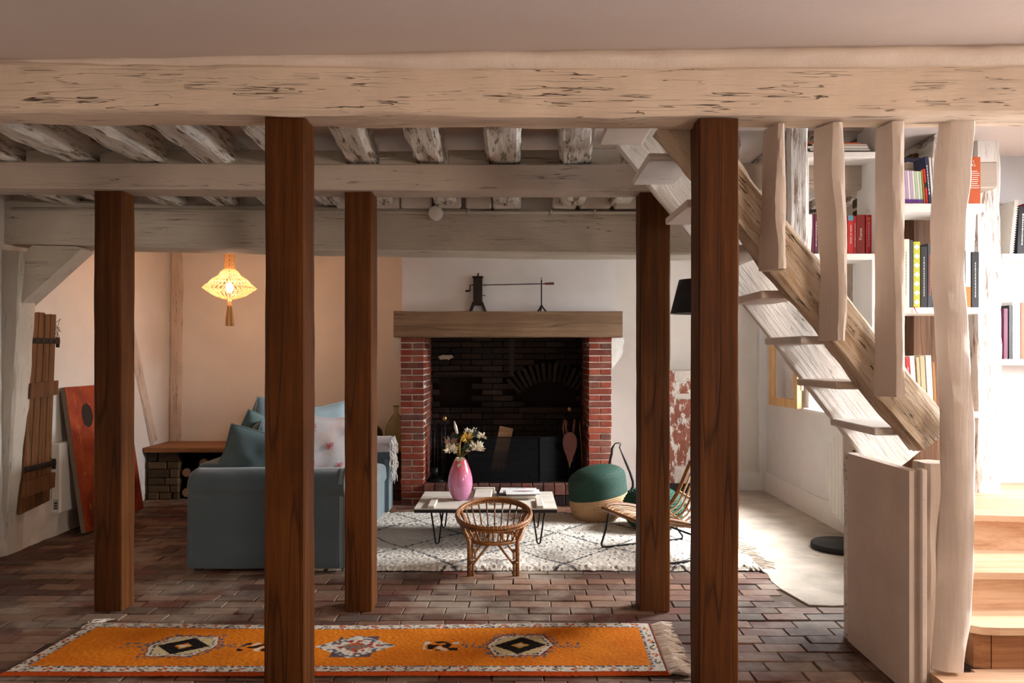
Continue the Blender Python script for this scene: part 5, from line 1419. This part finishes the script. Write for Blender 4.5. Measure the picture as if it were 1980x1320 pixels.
sh = P(1350, 0, 5.52); zt = PZ(541, 5.52); zb = PZ(606, 5.52)
MB().lathe([(0.195,zb),(0.135,zt),(0.13,zt),(0.19,zb+0.003),(0.195,zb)], 36, (sh.x, 5.52, 0)).build('shade', BLACKM, fl, smooth=True)
MB().lathe([(0.0,zt-0.004),(0.132,zt-0.004),(0.132,zt),(0.0,zt)], 36, (sh.x, 5.52, 0)).build('shade_top', BLACKM, fl)
# round ribbed disc on the right wall
rd = thing('ribbed_disc', 'round white ribbed disc leaning on the wall by the lamp base', 'disc', (2.64, 6.12, 0.10))
ycn, zcn, rad = 6.10, 0.47, 0.36
for k in range(11):
    y0 = ycn - rad + 2*rad*k/11; y1 = y0 + 2*rad/11
    def rib(u, v, y0=y0, y1=y1):
        y = y0 + (y1-y0)*u; hgt = math.sqrt(max(0.0004, rad**2-(y-ycn)**2))
        return (2.645 - 0.045*math.sin(math.pi*u)**0.7, y, zcn - hgt + 2*hgt*v)
    MB().grid(rib, 6, 16).build('rib', WHITEM, rd, smooth=True)
poly = [(ycn+rad*math.cos(q*math.pi/20), zcn+rad*math.sin(q*math.pi/20)) for q in range(40)]
MB().prism(poly, 2.640, 2.672, 'x').build('backing', m_plain('disc_backing', (150,148,144), rough=0.5), rd)

# ================================================================== LEFT WALL OBJECTS
IRONH = IRON
X0, X1 = -3.62, -3.59
sw = thing('plank_shutter', 'weathered brown plank shutter with iron strap hinges on the left wall', 'shutter', (-3.62, 5.88, 0.28))
def SY(t, z): return 5.815 + 0.30*t - (0.15 - 0.06*t)*(1.77-z)/1.5      # free edge slants
for k in range(4):
    a, b = k/4, (k+1)/4
    zb0 = 0.28 + 0.03*k*0.3; zt0 = 1.765 + 0.006*math.sin(k*2)
    g = 0.004
    MB().hexa([(X0,SY(a,zb0)+g,zb0),(X1,SY(a,zb0)+g,zb0),(X1,SY(b,zb0)-g,zb0+0.01),(X0,SY(b,zb0)-g,zb0+0.01),(X0,SY(a,zt0)+g,zt0),(X1,SY(a,zt0)+g,zt0),(X1,SY(b,zt0)-g,zt0),(X0,SY(b,zt0)-g,zt0)]).build('plank', SHUTW, sw)
for (z0, z1) in ((1.12, 1.235), (0.40, 0.52)):
    MB().hexa([(X1,SY(-0.02,z0),z0),(X1+0.025,SY(-0.02,z0),z0),(X1+0.025,SY(1.05,z0),z0+0.015),(X1,SY(1.05,z0),z0+0.015),(X1,SY(-0.02,z1),z1),(X1+0.025,SY(-0.02,z1),z1),(X1+0.025,SY(1.05,z1),z1+0.01),(X1,SY(1.05,z1),z1+0.01)]).build('batten', SHUTW, sw)
for z in (1.555, 0.60):
    hg = MB().bbox(X1, X1+0.01, SY(0,z), SY(1.15,z), z-0.022, z+0.022, 0.003).build('strap_hinge', IRONH, sw)
    MB().tube([(-3.60,SY(1.15,z),z-0.05),(-3.60,SY(1.15,z),z+0.03)], 0.014, 8).build('hinge_pin', IRONH, hg)
    for q in range(4): MB().ell((X1+0.011, SY(0.1+0.27*q,z), z), 0.006, 0.012, 0.012, 8, 6).build('nail', IRONH, hg)
wt = thing('wire_tangle', 'tangle of thin loose wire hooked by the shutter hinge', 'wire', (-3.65, 6.2, 1.6))
pts = [(-3.625+0.012*math.sin(k), 6.16+0.05*math.sin(k*0.9)+0.02*math.sin(k*2.3), 1.70-0.16*k/40+0.04*math.sin(k*1.3)) for k in range(41)]
MB().tube(pts, 0.002, 4).build('wire', IRON, wt)
MB().tube([(-3.66,6.14,1.52),(-3.625,6.13,1.3),(-3.65,6.15,1.0),(-3.66,6.13,0.85)], 0.002, 4).build('wire', IRON, wt)
rdw = thing('wall_heater', 'slim white electric wall heater behind the leaning orange painting', 'heater', (-3.62, 6.3, 0.18))
MB().bbox(-3.665, -3.585, 6.16, 6.62, 0.185, 0.745, 0.012).build('case', WHITEM, rdw)
pnl = MB().bbox(-3.64, -3.60, 6.156, 6.161, 0.215, 0.30, 0.001).build('control_panel', m_plain('panel_grey', (170,166,160), rough=0.4), rdw)
for q in range(3): MB().box(-3.632, -3.608, 6.153, 6.157, 0.225+0.02*q, 0.235+0.02*q).build('button', BLACKM, pnl)
# painting leaning
ORP = NT('orange_painting'); t = ORP; v = t.coords('World', (1, 1, 1))
sw1 = t.noise(v, 3.2, 5, 0.6, 1.5)
ORP.col(t.mix(t.ramp(t.noise(t.coords('World',(1,3,0.8)), 7, 5, 0.6, 2.0), [(0.60, 0.0), (0.68, 0.55)]), t.ramp(sw1, [(0.3, lin((112,32,14))), (0.5, lin((146,52,20))), (0.7, lin((170,78,32)))]), lin((226,170,80)))); ORP.rough(0.6); ORP = ORP.m
pt = thing('painting', 'large unframed orange canvas with dark oval leaning on the left wall', 'painting', (-3.45, 6.65, 0.0))
A = Vector((-3.42, 6.22, 0.02)); Bv = Vector((0, 0.98, 0)); U = Vector((-0.185, 0.03, 1.165)); Nn = Bv.cross(U).normalized()
if Nn.x < 0: Nn = -Nn
m = MB()
def slab(o, b0, b1, u0, u1, n0, n1, name, mat, par):
    c = [A + Bv*b + U*u + Nn*n for n in (n0, n1) for (b, u) in ((b0,u0),(b1,u0),(b1,u1),(b0,u1))]
    return MB().hexa(c).build(name, mat, par)
cv = slab(None, 0, 1, 0, 1, 0.0, 0.003, 'canvas', ORP, pt)
slab(None, 0, 1, 0, 1, -0.035, 0.0, 'stretcher', m_plain('raw_canvas', (126, 112, 96), rough=0.9), pt)
def blob(cb, cu, rb, ru, mat, name, s):
    m = MB(); n = 26
    m.v = [tuple(A + Bv*(cb+rb*math.cos(2*math.pi*k/n)*(1+0.12*n3(k*0.4,s,1))) + U*(cu+ru*math.sin(2*math.pi*k/n)) + Nn*0.0045) for k in range(n)]
    m.f = [tuple(range(n))]; m.build(name, mat, cv)
blob(0.27, 0.79, 0.085, 0.085, m_plain('paint_dark', (38,26,24), rough=0.6, var=0.4, sc=30), 'painted_oval', 1)
blob(0.40, 0.68, 0.05, 0.05, m_plain('paint_ochre', (190,140,64), rough=0.6, var=0.3, sc=30), 'painted_patch', 2)
blob(0.52, 0.60, 0.09, 0.03, MATS['paint_dark'], 'painted_patch', 3)

# ================================================================== PENDANT LAMP
lx, ly = PX(444, 7.1), 7.1
pd = thing('pendant_lamp', 'glowing macrame pendant lamp with hanging tassel', 'lamp', (lx, ly, 2.69))
ROPE = NT('macrame_cord'); t = ROPE
ROPE.b.inputs['Base Color'].default_value = (*lin((226,196,150)),1); ROPE.rough(0.9)
ROPE.b.inputs['Transmission Weight'].default_value = 0.0
trl = t.n('ShaderNodeBsdfTranslucent'); trl.inputs[0].default_value = (*lin((255,244,222)),1)
mx = t.n('ShaderNodeMixShader'); mx.inputs[0].default_value = 0.7
t.l(t.b.outputs[0], mx.inputs[1]); t.l(trl.outputs[0], mx.inputs[2]); t.l(mx.outputs[0], t.t.nodes['Material Output'].inputs[0]); ROPE = ROPE.m
def Lz(y): return PZ(y, ly)
shade_prof = [(0.042, Lz(520)), (0.075, Lz(526)), (0.10, Lz(534)), (0.155, Lz(541)), (0.185, Lz(548)), (0.235, Lz(557)), (0.19, Lz(564)), (0.13, Lz(572)), (0.06, Lz(577)), (0.02, Lz(578))]
def shp(t):
    s = t*(len(shade_prof)-1); i = min(int(s), len(shade_prof)-2); f = s-i
    return shade_prof[i][0]*(1-f)+shade_prof[i+1][0]*f, shade_prof[i][1]*(1-f)+shade_prof[i+1][1]*f
net = MB(); NC = 30
for k in range(NC):
    for dr in (1, -1):
        pts = []
        for i in range(37):
            t_ = i/36; r, z = shp(t_); an = 2*math.pi*k/NC + dr*(0.5*t_*2.2 if t_ < 0.62 else 0.68 + 0.25*(t_-0.62))
            zz = z + 0.003*math.sin(i*2.1+k)
            pts.append((lx + r*math.cos(an), ly + r*math.sin(an), zz))
        net.tube(pts, 0.0034, 4)
net.build('macrame_shade', ROPE, pd, kind='stuff')
for t_ in (0.0, 0.33, 0.555, 0.99):
    r, z = shp(t_); MB().tube([(lx+r*math.cos(q*math.pi/24), ly+r*math.sin(q*math.pi/24), z) for q in range(48)], 0.0045, 5, closed=True).build('hoop', ROPE, pd, smooth=True)
slv = MB()
for k in range(12):
    for dr in (1, -1):
        slv.tube([(lx+0.042*math.cos(2*math.pi*k/12+dr*i*0.35), ly+0.042*math.sin(2*math.pi*k/12+dr*i*0.35), Lz(521)+ (2.66-Lz(521))*i/16) for i in range(17)], 0.006, 4)
slv.build('knotted_sleeve', ROPE, pd, kind='stuff')
MB().tube([(lx,ly,Lz(578)),(lx,ly,Lz(592))], [0.017,0.02], 10).build('tassel_neck', ROPE, pd, smooth=True)
ts_ = MB()
for k in range(46):
    an = random.uniform(0, 2*math.pi); q = math.sqrt(random.random()); r0 = 0.022*q; r1 = 0.042*q
    ts_.tube([(lx+r0*math.cos(an), ly+r0*math.sin(an), Lz(591)), (lx+r1*0.8*math.cos(an), ly+r1*0.8*math.sin(an), Lz(612)), (lx+r1*math.cos(an), ly+r1*math.sin(an), Lz(630))], 0.0045, 4)
ts_.build('tassel', ROPE, pd, kind='stuff')
BULB = NT('lit_bulb'); BULB.b.inputs['Emission Color'].default_value = (1.0, 0.56, 0.33, 1); BULB.b.inputs['Emission Strength'].default_value = 480.0; BULB = BULB.m
MB().ell((lx, ly, Lz(556)), 0.033, 0.033, 0.045, 16, 12).build('bulb', BULB, pd, smooth=True)
MB().tube([(lx,ly,Lz(556)+0.04),(lx,ly,2.69)], 0.006, 6).build('cord', BLACKM, pd, smooth=True)

# ================================================================== BOOKSHELVES AND BOOKS
DB = 4.20   # distance of the book spines
def shelf(px0, px1, py0, py1, d0, d1, label, mat=WHITEP):
    m = MB().bbox(PX(px0,d0), PX(px1,d0), d0, d1, PZ(py1,d0), PZ(py0,d0), 0.003)
    o = m.build('wall_shelf', mat); rehome(o, ((PX(px0,d0)+PX(px1,d0))/2, (d0+d1)/2, PZ(py1,d0))); return tag(o, label, 'shelf')
shelf(1556, 1700, 293, 305, 4.14, 4.31, 'short white shelf carrying the lying stack of magazines')
shelf(1556, 1702, 490, 502, 4.14, 4.33, 'short white shelf carrying the red books')
shelf(1700, 1906, 393, 409, 4.14, 4.40, 'white shelf carrying the cookery books and the orange book')
shelf(1700, 1900, 594, 606, 4.14, 4.40, 'white shelf carrying the yellow-patterned and black books')
shelf(1700, 1895, 796, 808, 4.14, 4.40, 'lowest white shelf carrying cream books behind the stringer')
for (pa, pb, ya, yb_, lab) in ((1692,1702,230,812,'white upright plank between the two bays of bookshelves'), (1556,1562,293,640,'thin white upright at the end of the red book shelf'), (1683,1691,502,700,'white upright beside the stone pier')):
    m = MB().bbox(PX(pa,4.16), PX(pb,4.16), 4.145, 4.38, PZ(yb_,4.16), PZ(ya,4.16), 0.003).build('shelf_upright', WHITEP)
    rehome(m, (PX((pa+pb)/2,4.16), 4.26, PZ(yb_,4.16))); tag(m, lab, 'upright')
m = timber('corner_post', (PX(1917,4.48), 4.60, 0.628), (PX(1915,4.48), 4.60, 2.69), 0.15, 0.2, RPOST, up=(0,-1,0), seg=40, amp=0.012, seed=201, fine=0.01)
tag(m, 'thick rough white corner post beside the orange book', 'post')
m = timber('brown_post', (PX(1786,4.58), 4.58, 0.63), (PX(1786,4.58), 4.58, 2.62), 0.20, 0.12, m_wood('old_brown_oak', (62,42,28), (110,78,54), (136,102,76), rough=0.8), up=(0,-1,0), seg=30, amp=0.006, seed=202)
tag(m, 'dark brown timber post behind the bookshelf', 'post')
# stone pier seen through the lower left bay
sp_ = thing('stone_pier', 'narrow pier of tan rubble stones behind the shelves', 'pier', (PX(1668,4.62), 4.7, 0.0))
xa, xb = PX(1657,4.62), PX(1700,4.62)
MB().box(xa+0.01, xb-0.01, 4.64, 4.84, 0.63, 2.36).build('mortar_core', MORTAR, sp_)
z = 0.63; r = 0
while z < 2.33:
    h = random.uniform(0.05, 0.075); x = xa + random.uniform(-0.05, 0)
    while x < xb:
        w = random.uniform(0.07, 0.12); a, b = max(xa, x), min(xb, x+w)
        if b-a > 0.025:
            m = MB().bbox(a+0.004, b-0.004, 4.615+random.uniform(0,0.014), 4.70, z+0.004, z+h-0.004, 0.010)
            m.build('stone', MATS['bench_stone'], sp_)
        x += w
    z += h
def book(px0, px1, pyt, pyb, mat, label, d=DB, lean=0.0, dep=0.15, text=None, tcol=None, tsize=0.02, group=None, name='book'):
    x0, x1 = PX(px0, d), PX(px1, d); z0, z1 = PZ(pyb, d), PZ(pyt, d); w = x1-x0; h = z1-z0
    o = thing(name, label, 'book', ((x0+x1)/2, d+dep/2, z0), group=group)
    Mx = Matrix.Translation((x0, d, z0)) @ Matrix.Rotation(R(lean), 4, 'Y')
    def bx(a, b, c, e, f, g, nm, mt):
        m = MB().bbox(a, b, c, e, f, g, min(0.0012, (b-a)*0.3)); m.v = [tuple(Mx @ Vector(p)) for p in m.v]; return m.build(nm, mt, o)
    t_ = min(0.0025, w*0.15)
    sp = bx(0, w, 0, 0.003, 0, h, 'spine', mat)
    bx(0, t_, 0.003, dep, 0, h, 'cover', mat); bx(w-t_, w, 0.003, dep, 0, h, 'cover', mat)
    bx(t_, w-t_, 0.003, dep-0.004, 0.003, h-0.004, 'pages', PAPER)
    if text == '~':          # lettering too small to read: rows of thin marks
        rb_ = random.Random(int(px0)); q = 0.18*h
        while q < 0.82*h:
            l = rb_.uniform(0.006, 0.016); tw = min(w*0.34, tsize*0.35)
            m = MB().box(w/2-tw/2, w/2+tw/2, -0.0007, 0.0, q, q+l); m.v = [tuple(Mx @ Vector(p)) for p in m.v]; m.build('spine_print', tcol or INKW, sp); q += l+0.004
    elif text:
        Mt_ = Mx @ Matrix.Translation((w/2, -0.0006, h*0.5)) @ Matrix.Rotation(R(90), 4, 'X') @ Matrix.Rotation(R(90), 4, 'Z')
        add_text(sp, text, Mt_, tsize, tcol or INKW)
    return o, sp, Mx, w, h
RD1 = cmat('cover_red', (206,40,42)); RD2 = cmat('cover_dark_red', (146,28,34)); RD3 = cmat('cover_crimson', (188,40,54)); PLM = cmat('cover_plum', (98,30,62)); ORG = cmat('cover_orange', (196,92,50)); NVY = cmat('cover_navy', (44,52,84)); LIL = cmat('cover_lilac', (196,170,200)); GRNB = cmat('cover_green', (176,206,160)); VIO = cmat('cover_violet', (104,56,150)); CRM = cmat('cover_cream', (226,220,204)); DGR = cmat('cover_charcoal', (66,68,74)); BEI = cmat('cover_beige', (190,170,136)); BLU = cmat('cover_sky', (100,160,184)); CHRT = cmat('cover_chartreuse', (188,190,62)); OCH = cmat('cover_ochre', (160,110,54))
# left bay, lower shelf
book(1560,1568,414,489, BK_W, 'white book leaning at the end of the red book shelf', lean=3)
book(1570,1574.5,414,490, PLM, 'thin plum book next to the white one'); book(1575.5,1581,413,490, PLM, 'plum book with light spine lettering beside the stud', text='~', tsize=0.008)
book(1582,1600,418,490, BK_G, 'grey book hidden behind the wavy stud'); book(1601,1636,420,490, BK_W, 'thick white book behind the wavy stud')
o, sp, Mx, w, h = book(1639.5,1650.5,416,490, RD1, 'bright red guide book with a sky blue top band', text='h\u00f4tels et restos', tsize=0.016)
MB_ = MB().box(0.0006, w-0.0006, -0.0008, 0.0, h*0.86, h-0.001); MB_.v = [tuple(Mx @ Vector(p)) for p in MB_.v]; MB_.build('title_band', BLU, sp)
book(1651,1655.5,418,490, RD3, 'thin red book squeezed beside the blue-banded guide', text='~', tsize=0.007)
o, sp, Mx, w, h = book(1656,1672.5,415,490, RD2, 'thick dark red France guide book', text='France', tsize=0.024)
o, sp, Mx, w, h = book(1674.5,1686,415,490, RD3, 'crimson guide book with gold emblem at the shelf end', text='~', tsize=0.011)
m = MB(); m.lathe([(0.0,0),(0.007,0),(0.007,0.0006),(0.0,0.0006)], 12); m.v = [tuple(Mx @ Vector((w/2+x, -z, h*0.9+y))) for x,y,z in m.v]; m.build('emblem', YEL, sp)
# left bay upper: lying magazines
zs = PZ(293, 4.14) + 0.0003
for k, (c, x0, x1, hh, lab) in enumerate(((BK_K,1560,1682,0.008,'black magazine at the bottom of the lying stack'),(BK_G,1566,1684,0.014,'grey magazine in the lying stack on the upper shelf'),(BK_W,1562,1680,0.012,'white magazine in the lying stack on the upper shelf'),(BK_T,1570,1678,0.012,'tan magazine in the lying stack on the upper shelf'),(ORG,1564,1664,0.005,'thin orange magazine on top of the lying stack'))):
    xa, xb = PX(x0,4.16), PX(x1,4.16)
    flat_book((xa+xb)/2, 4.235, zs, xb-xa, 0.15, hh, 0, c, lab, 'magazine'); zs += hh + 0.0005
# accordion of black folders seen over the stringer beside the brown post
for k in range(8):
    o = book(1434+k*5, 1438.2+k*5, 318+k*2, 392+k*5, BK_K, 'thin black slanting magazine behind the stringer, %s from the brown post' % ['first','second','third','fourth','fifth','sixth','seventh','eighth'][k], d=4.12, lean=-16, dep=0.12, group='black magazines behind the stringer')
sb = MB().bbox(PX(1425,4.12), PX(1530,4.12), 4.11, 4.30, PZ(440,4.12), PZ(432,4.12), 0.003).build('wall_shelf', WHITEP); rehome(sb, (PX(1478,4.12), 4.2, PZ(440,4.12))); tag(sb, 'white shelf carrying the slanting black magazines', 'shelf')
# right bay, upper shelf
zsh = 393
for k in range(9):
    x0 = 1744 + k*4.6
    mt = [BK_W, LIL, LIL, BK_W, LIL, BK_W, GRNB, BK_W, GRNB][k]
    o, sp, Mx, w, h = book(x0, x0+4.3, 328+0.4*k, zsh-0.2, mt, 'slim %s paperback with violet foot band, %s from the ochre book' % ({'cover_white':'white','cover_lilac':'lilac','cover_green':'pale green'}[mt.name], ['ninth','eighth','seventh','sixth','fifth','fourth','third','second','first'][k]), lean=-4, group='pastel paperbacks on the cookery shelf')
    q = MB().box(0.0003, w-0.0003, -0.0008, 0.0, 0.001, h*0.12); q.v = [tuple(Mx @ Vector(p)) for p in q.v]; q.build('violet_band', VIO, sp)
book(1786.5,1790,328,zsh, OCH, 'ochre book beside the pastel paperbacks', lean=-5); o, sp, Mx, w, h = book(1791,1795,326,zsh, RD1, 'red book with a black band beside the ochre one', lean=-5)
q = MB().box(0, w, -0.0008, 0.0, h*0.45, h*0.6); q.v = [tuple(Mx @ Vector(p)) for p in q.v]; q.build('black_band', INKK, sp)
book(1796,1801,302,zsh-0.4, NVY, 'tall navy book leaning beside the red one', lean=-5, text='~', tsize=0.012); book(1802,1806,304,zsh, BK_W, 'tall white book behind the wavy post', lean=-4); book(1807,1812,305,zsh, BK_W, 'second tall white book behind the wavy post', lean=-3); book(1813,1850,310,zsh, BK_G, 'thick grey book hidden behind the wavy post')
# large navy CUISINE book facing out behind the paperbacks
cu_ = thing('book', 'large navy cookery book facing outwards behind the pastel paperbacks', 'book', (PX(1768,4.36), 4.38, PZ(zsh,4.36)))
x0, x1, z0, z1 = PX(1742,4.36), PX(1802,4.36), PZ(393,4.14)+0.001, PZ(304,4.36)
cvr = MB().bbox(x0, x1, 4.368, 4.371, z0, z1, 0.001).build('front_cover', NVY, cu_); MB().bbox(x0+0.003, x1-0.003, 4.371, 4.389, z0+0.003, z1-0.003, 0.001).build('pages', PAPER, cu_); MB().bbox(x0, x1, 4.389, 4.392, z0, z1, 0.001).build('back_cover', NVY, cu_)
add_text(cvr, 'CUISINE', Matrix.Translation((PX(1769,4.36), 4.3672, PZ(317,4.36))) @ Matrix.Rotation(R(6), 4, 'Y') @ Matrix.Rotation(R(90), 4, 'X'), 0.026, INKW)
# orange book facing out
ob = thing('book', 'orange book with pale lettering facing outwards next to the corner post', 'book', (PX(1880,4.2), 4.24, PZ(393,4.14)))
x0, x1 = PX(1858,4.2), PX(1896,4.2); z0, z1 = PZ(393,4.14)+0.001, PZ(303,4.2)
cvr = MB().bbox(x0, x1, 4.20, 4.203, z0, z1, 0.001).build('front_cover', ORG, ob); MB().bbox(x0+0.002, x1-0.003, 4.203, 4.222, z0+0.003, z1-0.003, 0.001).build('pages', PAPER, ob); MB().bbox(x0, x1, 4.222, 4.225, z0, z1, 0.001).build('back_cover', ORG, ob)
add_text(cvr, 'S\nRS', Matrix.Translation((PX(1882,4.2), 4.1995, PZ(316,4.2))) @ Matrix.Rotation(R(90), 4, 'X'), 0.02, INKW)
for k in range(9):
    hw_ = 0.016 + 0.012*random.random(); zc_ = PZ(331+k*4.0,4.2)
    MB().box(PX(1884,4.2)-hw_, PX(1884,4.2)+hw_, 4.1992, 4.1998, zc_-0.0018, zc_+0.0018).build('text_line', INKW, cvr)
# right bay, middle shelf
zsh = 594
for (a, b, yt, mt, lab, tx, tc, ts2) in ((1746,1758.5,462,CRM,'cream book beside the charcoal one on the middle shelf','~',INKG,0.012),(1759,1765,464,DGR,'charcoal book beside the yellow-patterned one',None,None,0),(1766,1779,467,CHRT,'chartreuse and white diamond-patterned book',None,None,0),(1780.5,1793,476,BK_K,'black book with white spine lettering next to the yellow-patterned one','~',INKW,0.010),(1794,1803,470,DGR,'charcoal book with orange lettering behind the wavy post','~',ORG,0.016),(1804,1866,480,BK_G,'wide grey book hidden behind the wavy post',None,None,0),(1867,1877,484,BK_W,'white book with an orange foot beside the black dictionary',None,None,0),(1879,1893,487,BK_K,'thick black dictionary at the end of the middle shelf','~',INKW,0.011)):
    o, sp, Mx, w, h = book(a, b, yt, zsh, mt, lab, text=tx, tcol=tc, tsize=ts2)
    if mt is CHRT:
        for q in range(7):
            for s_ in (0,):
                cz0 = h*(0.08+0.14*q); mm = MB(); cxm = w/2
                mm.prism([(cxm, cz0-0.016), (w*0.95, cz0), (cxm, cz0+0.016), (w*0.05, cz0)], -0.001, 0.0, 'y'); mm.v = [tuple(Mx @ Vector(p)) for p in mm.v]; mm.build('diamond', INKW, sp)
    if a == 1867:
        q = MB().box(0.0004, w-0.0004, -0.0008, 0, 0.001, h*0.36); q.v = [tuple(Mx @ Vector(p)) for p in q.v]; q.build('orange_foot', cmat('cover_bright_orange', (232,120,40)), sp)
rb = thing('bookmark', 'red ribbon bookmark hanging over the middle shelf edge', 'bookmark', (PX(1771,4.13), 4.13, PZ(605,4.13)))
MB().tube([P(1766,594,4.19), P(1768,593.6,4.135), P(1770,600,4.132), P(1774,606,4.132)], 0.004, 5, flat=0.3).build('ribbon', RD1, rb)
# right bay, lowest shelf
zsh = 796
for (a, b, yt, mt, lab, ln) in ((1745,1757,684,BK_G,'grey-topped book at the end of the lowest shelf',-4),(1758,1765,690,RD1,'red book with white lettering on the lowest shelf',-4),(1766,1775,688,CRM,'cream book beside the red one on the lowest shelf',-4),(1777,1783,690,BEI,'narrow beige book on the lowest shelf',-3),(1784,1793,688,BEI,'wide beige book on the lowest shelf',-3),(1795,1806,687,CRM,'tall cream book with faint lettering on the lowest shelf',-3),(1807,1812,700,OCH,'brown-edged book against the wavy post',-3)):
    book(a, b, yt, zsh, mt, lab, lean=ln, text='~' if mt is RD1 else None, tsize=0.010)
# grey hanging box under the cookery shelf
hb = thing('wall_box', 'grey-white plastic box hung under the cookery shelf beside the corner post', 'box', (PX(1878,4.2), 4.3, PZ(488,4.2)))
MB().hexa([(PX(1866,4.2),4.22,PZ(484,4.2)),(PX(1888,4.2),4.22,PZ(488,4.2)),(PX(1884,4.2),4.38,PZ(488,4.2)),(PX(1866,4.2),4.38,PZ(484,4.2)),(PX(1866,4.2),4.22,PZ(410,4.2)),(PX(1892,4.2),4.22,PZ(410,4.2)),(PX(1892,4.2),4.38,PZ(410,4.2)),(PX(1866,4.2),4.38,PZ(410,4.2))]).build('body', WHITEM, hb)
MB().bbox(PX(1864,4.2), PX(1889,4.2), 4.212, 4.385, PZ(464,4.2), PZ(459,4.2), 0.002).build('rim', WHITEM, hb)
# shelves and books on the stairwell wall at the right edge
for (ya, yb_, lab) in ((490,502,'white shelf on the stairwell wall carrying the spiral notebook'), (694,706,'white shelf on the stairwell wall carrying the plum and white books')):
    shelf(1938, 2140, ya, yb_, 4.66, 4.85, lab)
d = 4.68
o = thing('notebook', 'white spiral-bound notebook on the stairwell shelf', 'notebook', (PX(1955,d), d+0.07, PZ(490,4.66)))
x0 = PX(1952, d); MB().hexa([(x0,d,PZ(490,4.66)),(x0+0.02,d,PZ(490,4.66)),(x0+0.02,d+0.14,PZ(490,4.66)),(x0,d+0.14,PZ(490,4.66)),(x0+0.03,d,PZ(388,d)),(x0+0.05,d,PZ(388,d)),(x0+0.05,d+0.14,PZ(388,d)),(x0+0.03,d+0.14,PZ(388,d))]).build('page_block', PAPER, o)
for k in range(24):
    f = k/23; zc_ = PZ(490,4.66)*(1-f) + PZ(388,d)*f
    MB().tube([(x0+0.03*f+0.01+0.014*math.cos(q*math.pi/4), d+0.002+0.012*math.sin(q*math.pi/4)*0.6-0.004, zc_+0.002*q/8) for q in range(8)], 0.002, 4, closed=True).build('wire_coil', WHITEM, o)
book(1967,1984,398,490, BK_K, 'black book with colourful spine beside the spiral notebook', d=4.68, lean=2, text='~', tsize=0.022); book(1985,1996,392,490, RD2, 'dark red book beside the black one on the stairwell shelf', d=4.68)
book(1941,1949,596,694, PLM, 'plum-edged book at the end of the stairwell shelf', d=4.68); book(1951,1957,590,694, BK_K, 'narrow black book on the stairwell shelf', d=4.68); book(1958,1973,583,694, BK_W, 'tall white book on the stairwell shelf', d=4.68); book(1974,2000,585,694, ORG, 'cream and orange book on the stairwell shelf', d=4.68)
pst = MB().box(PX(1944,4.8), PX(1973,4.8), 4.842, 4.849, PZ(586,4.8), PZ(512,4.8)).build('poster', m_plain('faded_print', (232,226,222), rough=0.8, var=0.06, sc=12)); rehome(pst, (PX(1958,4.8), 4.846, PZ(586,4.8))); tag(pst, 'faded white print pinned under the notebook shelf', 'poster')
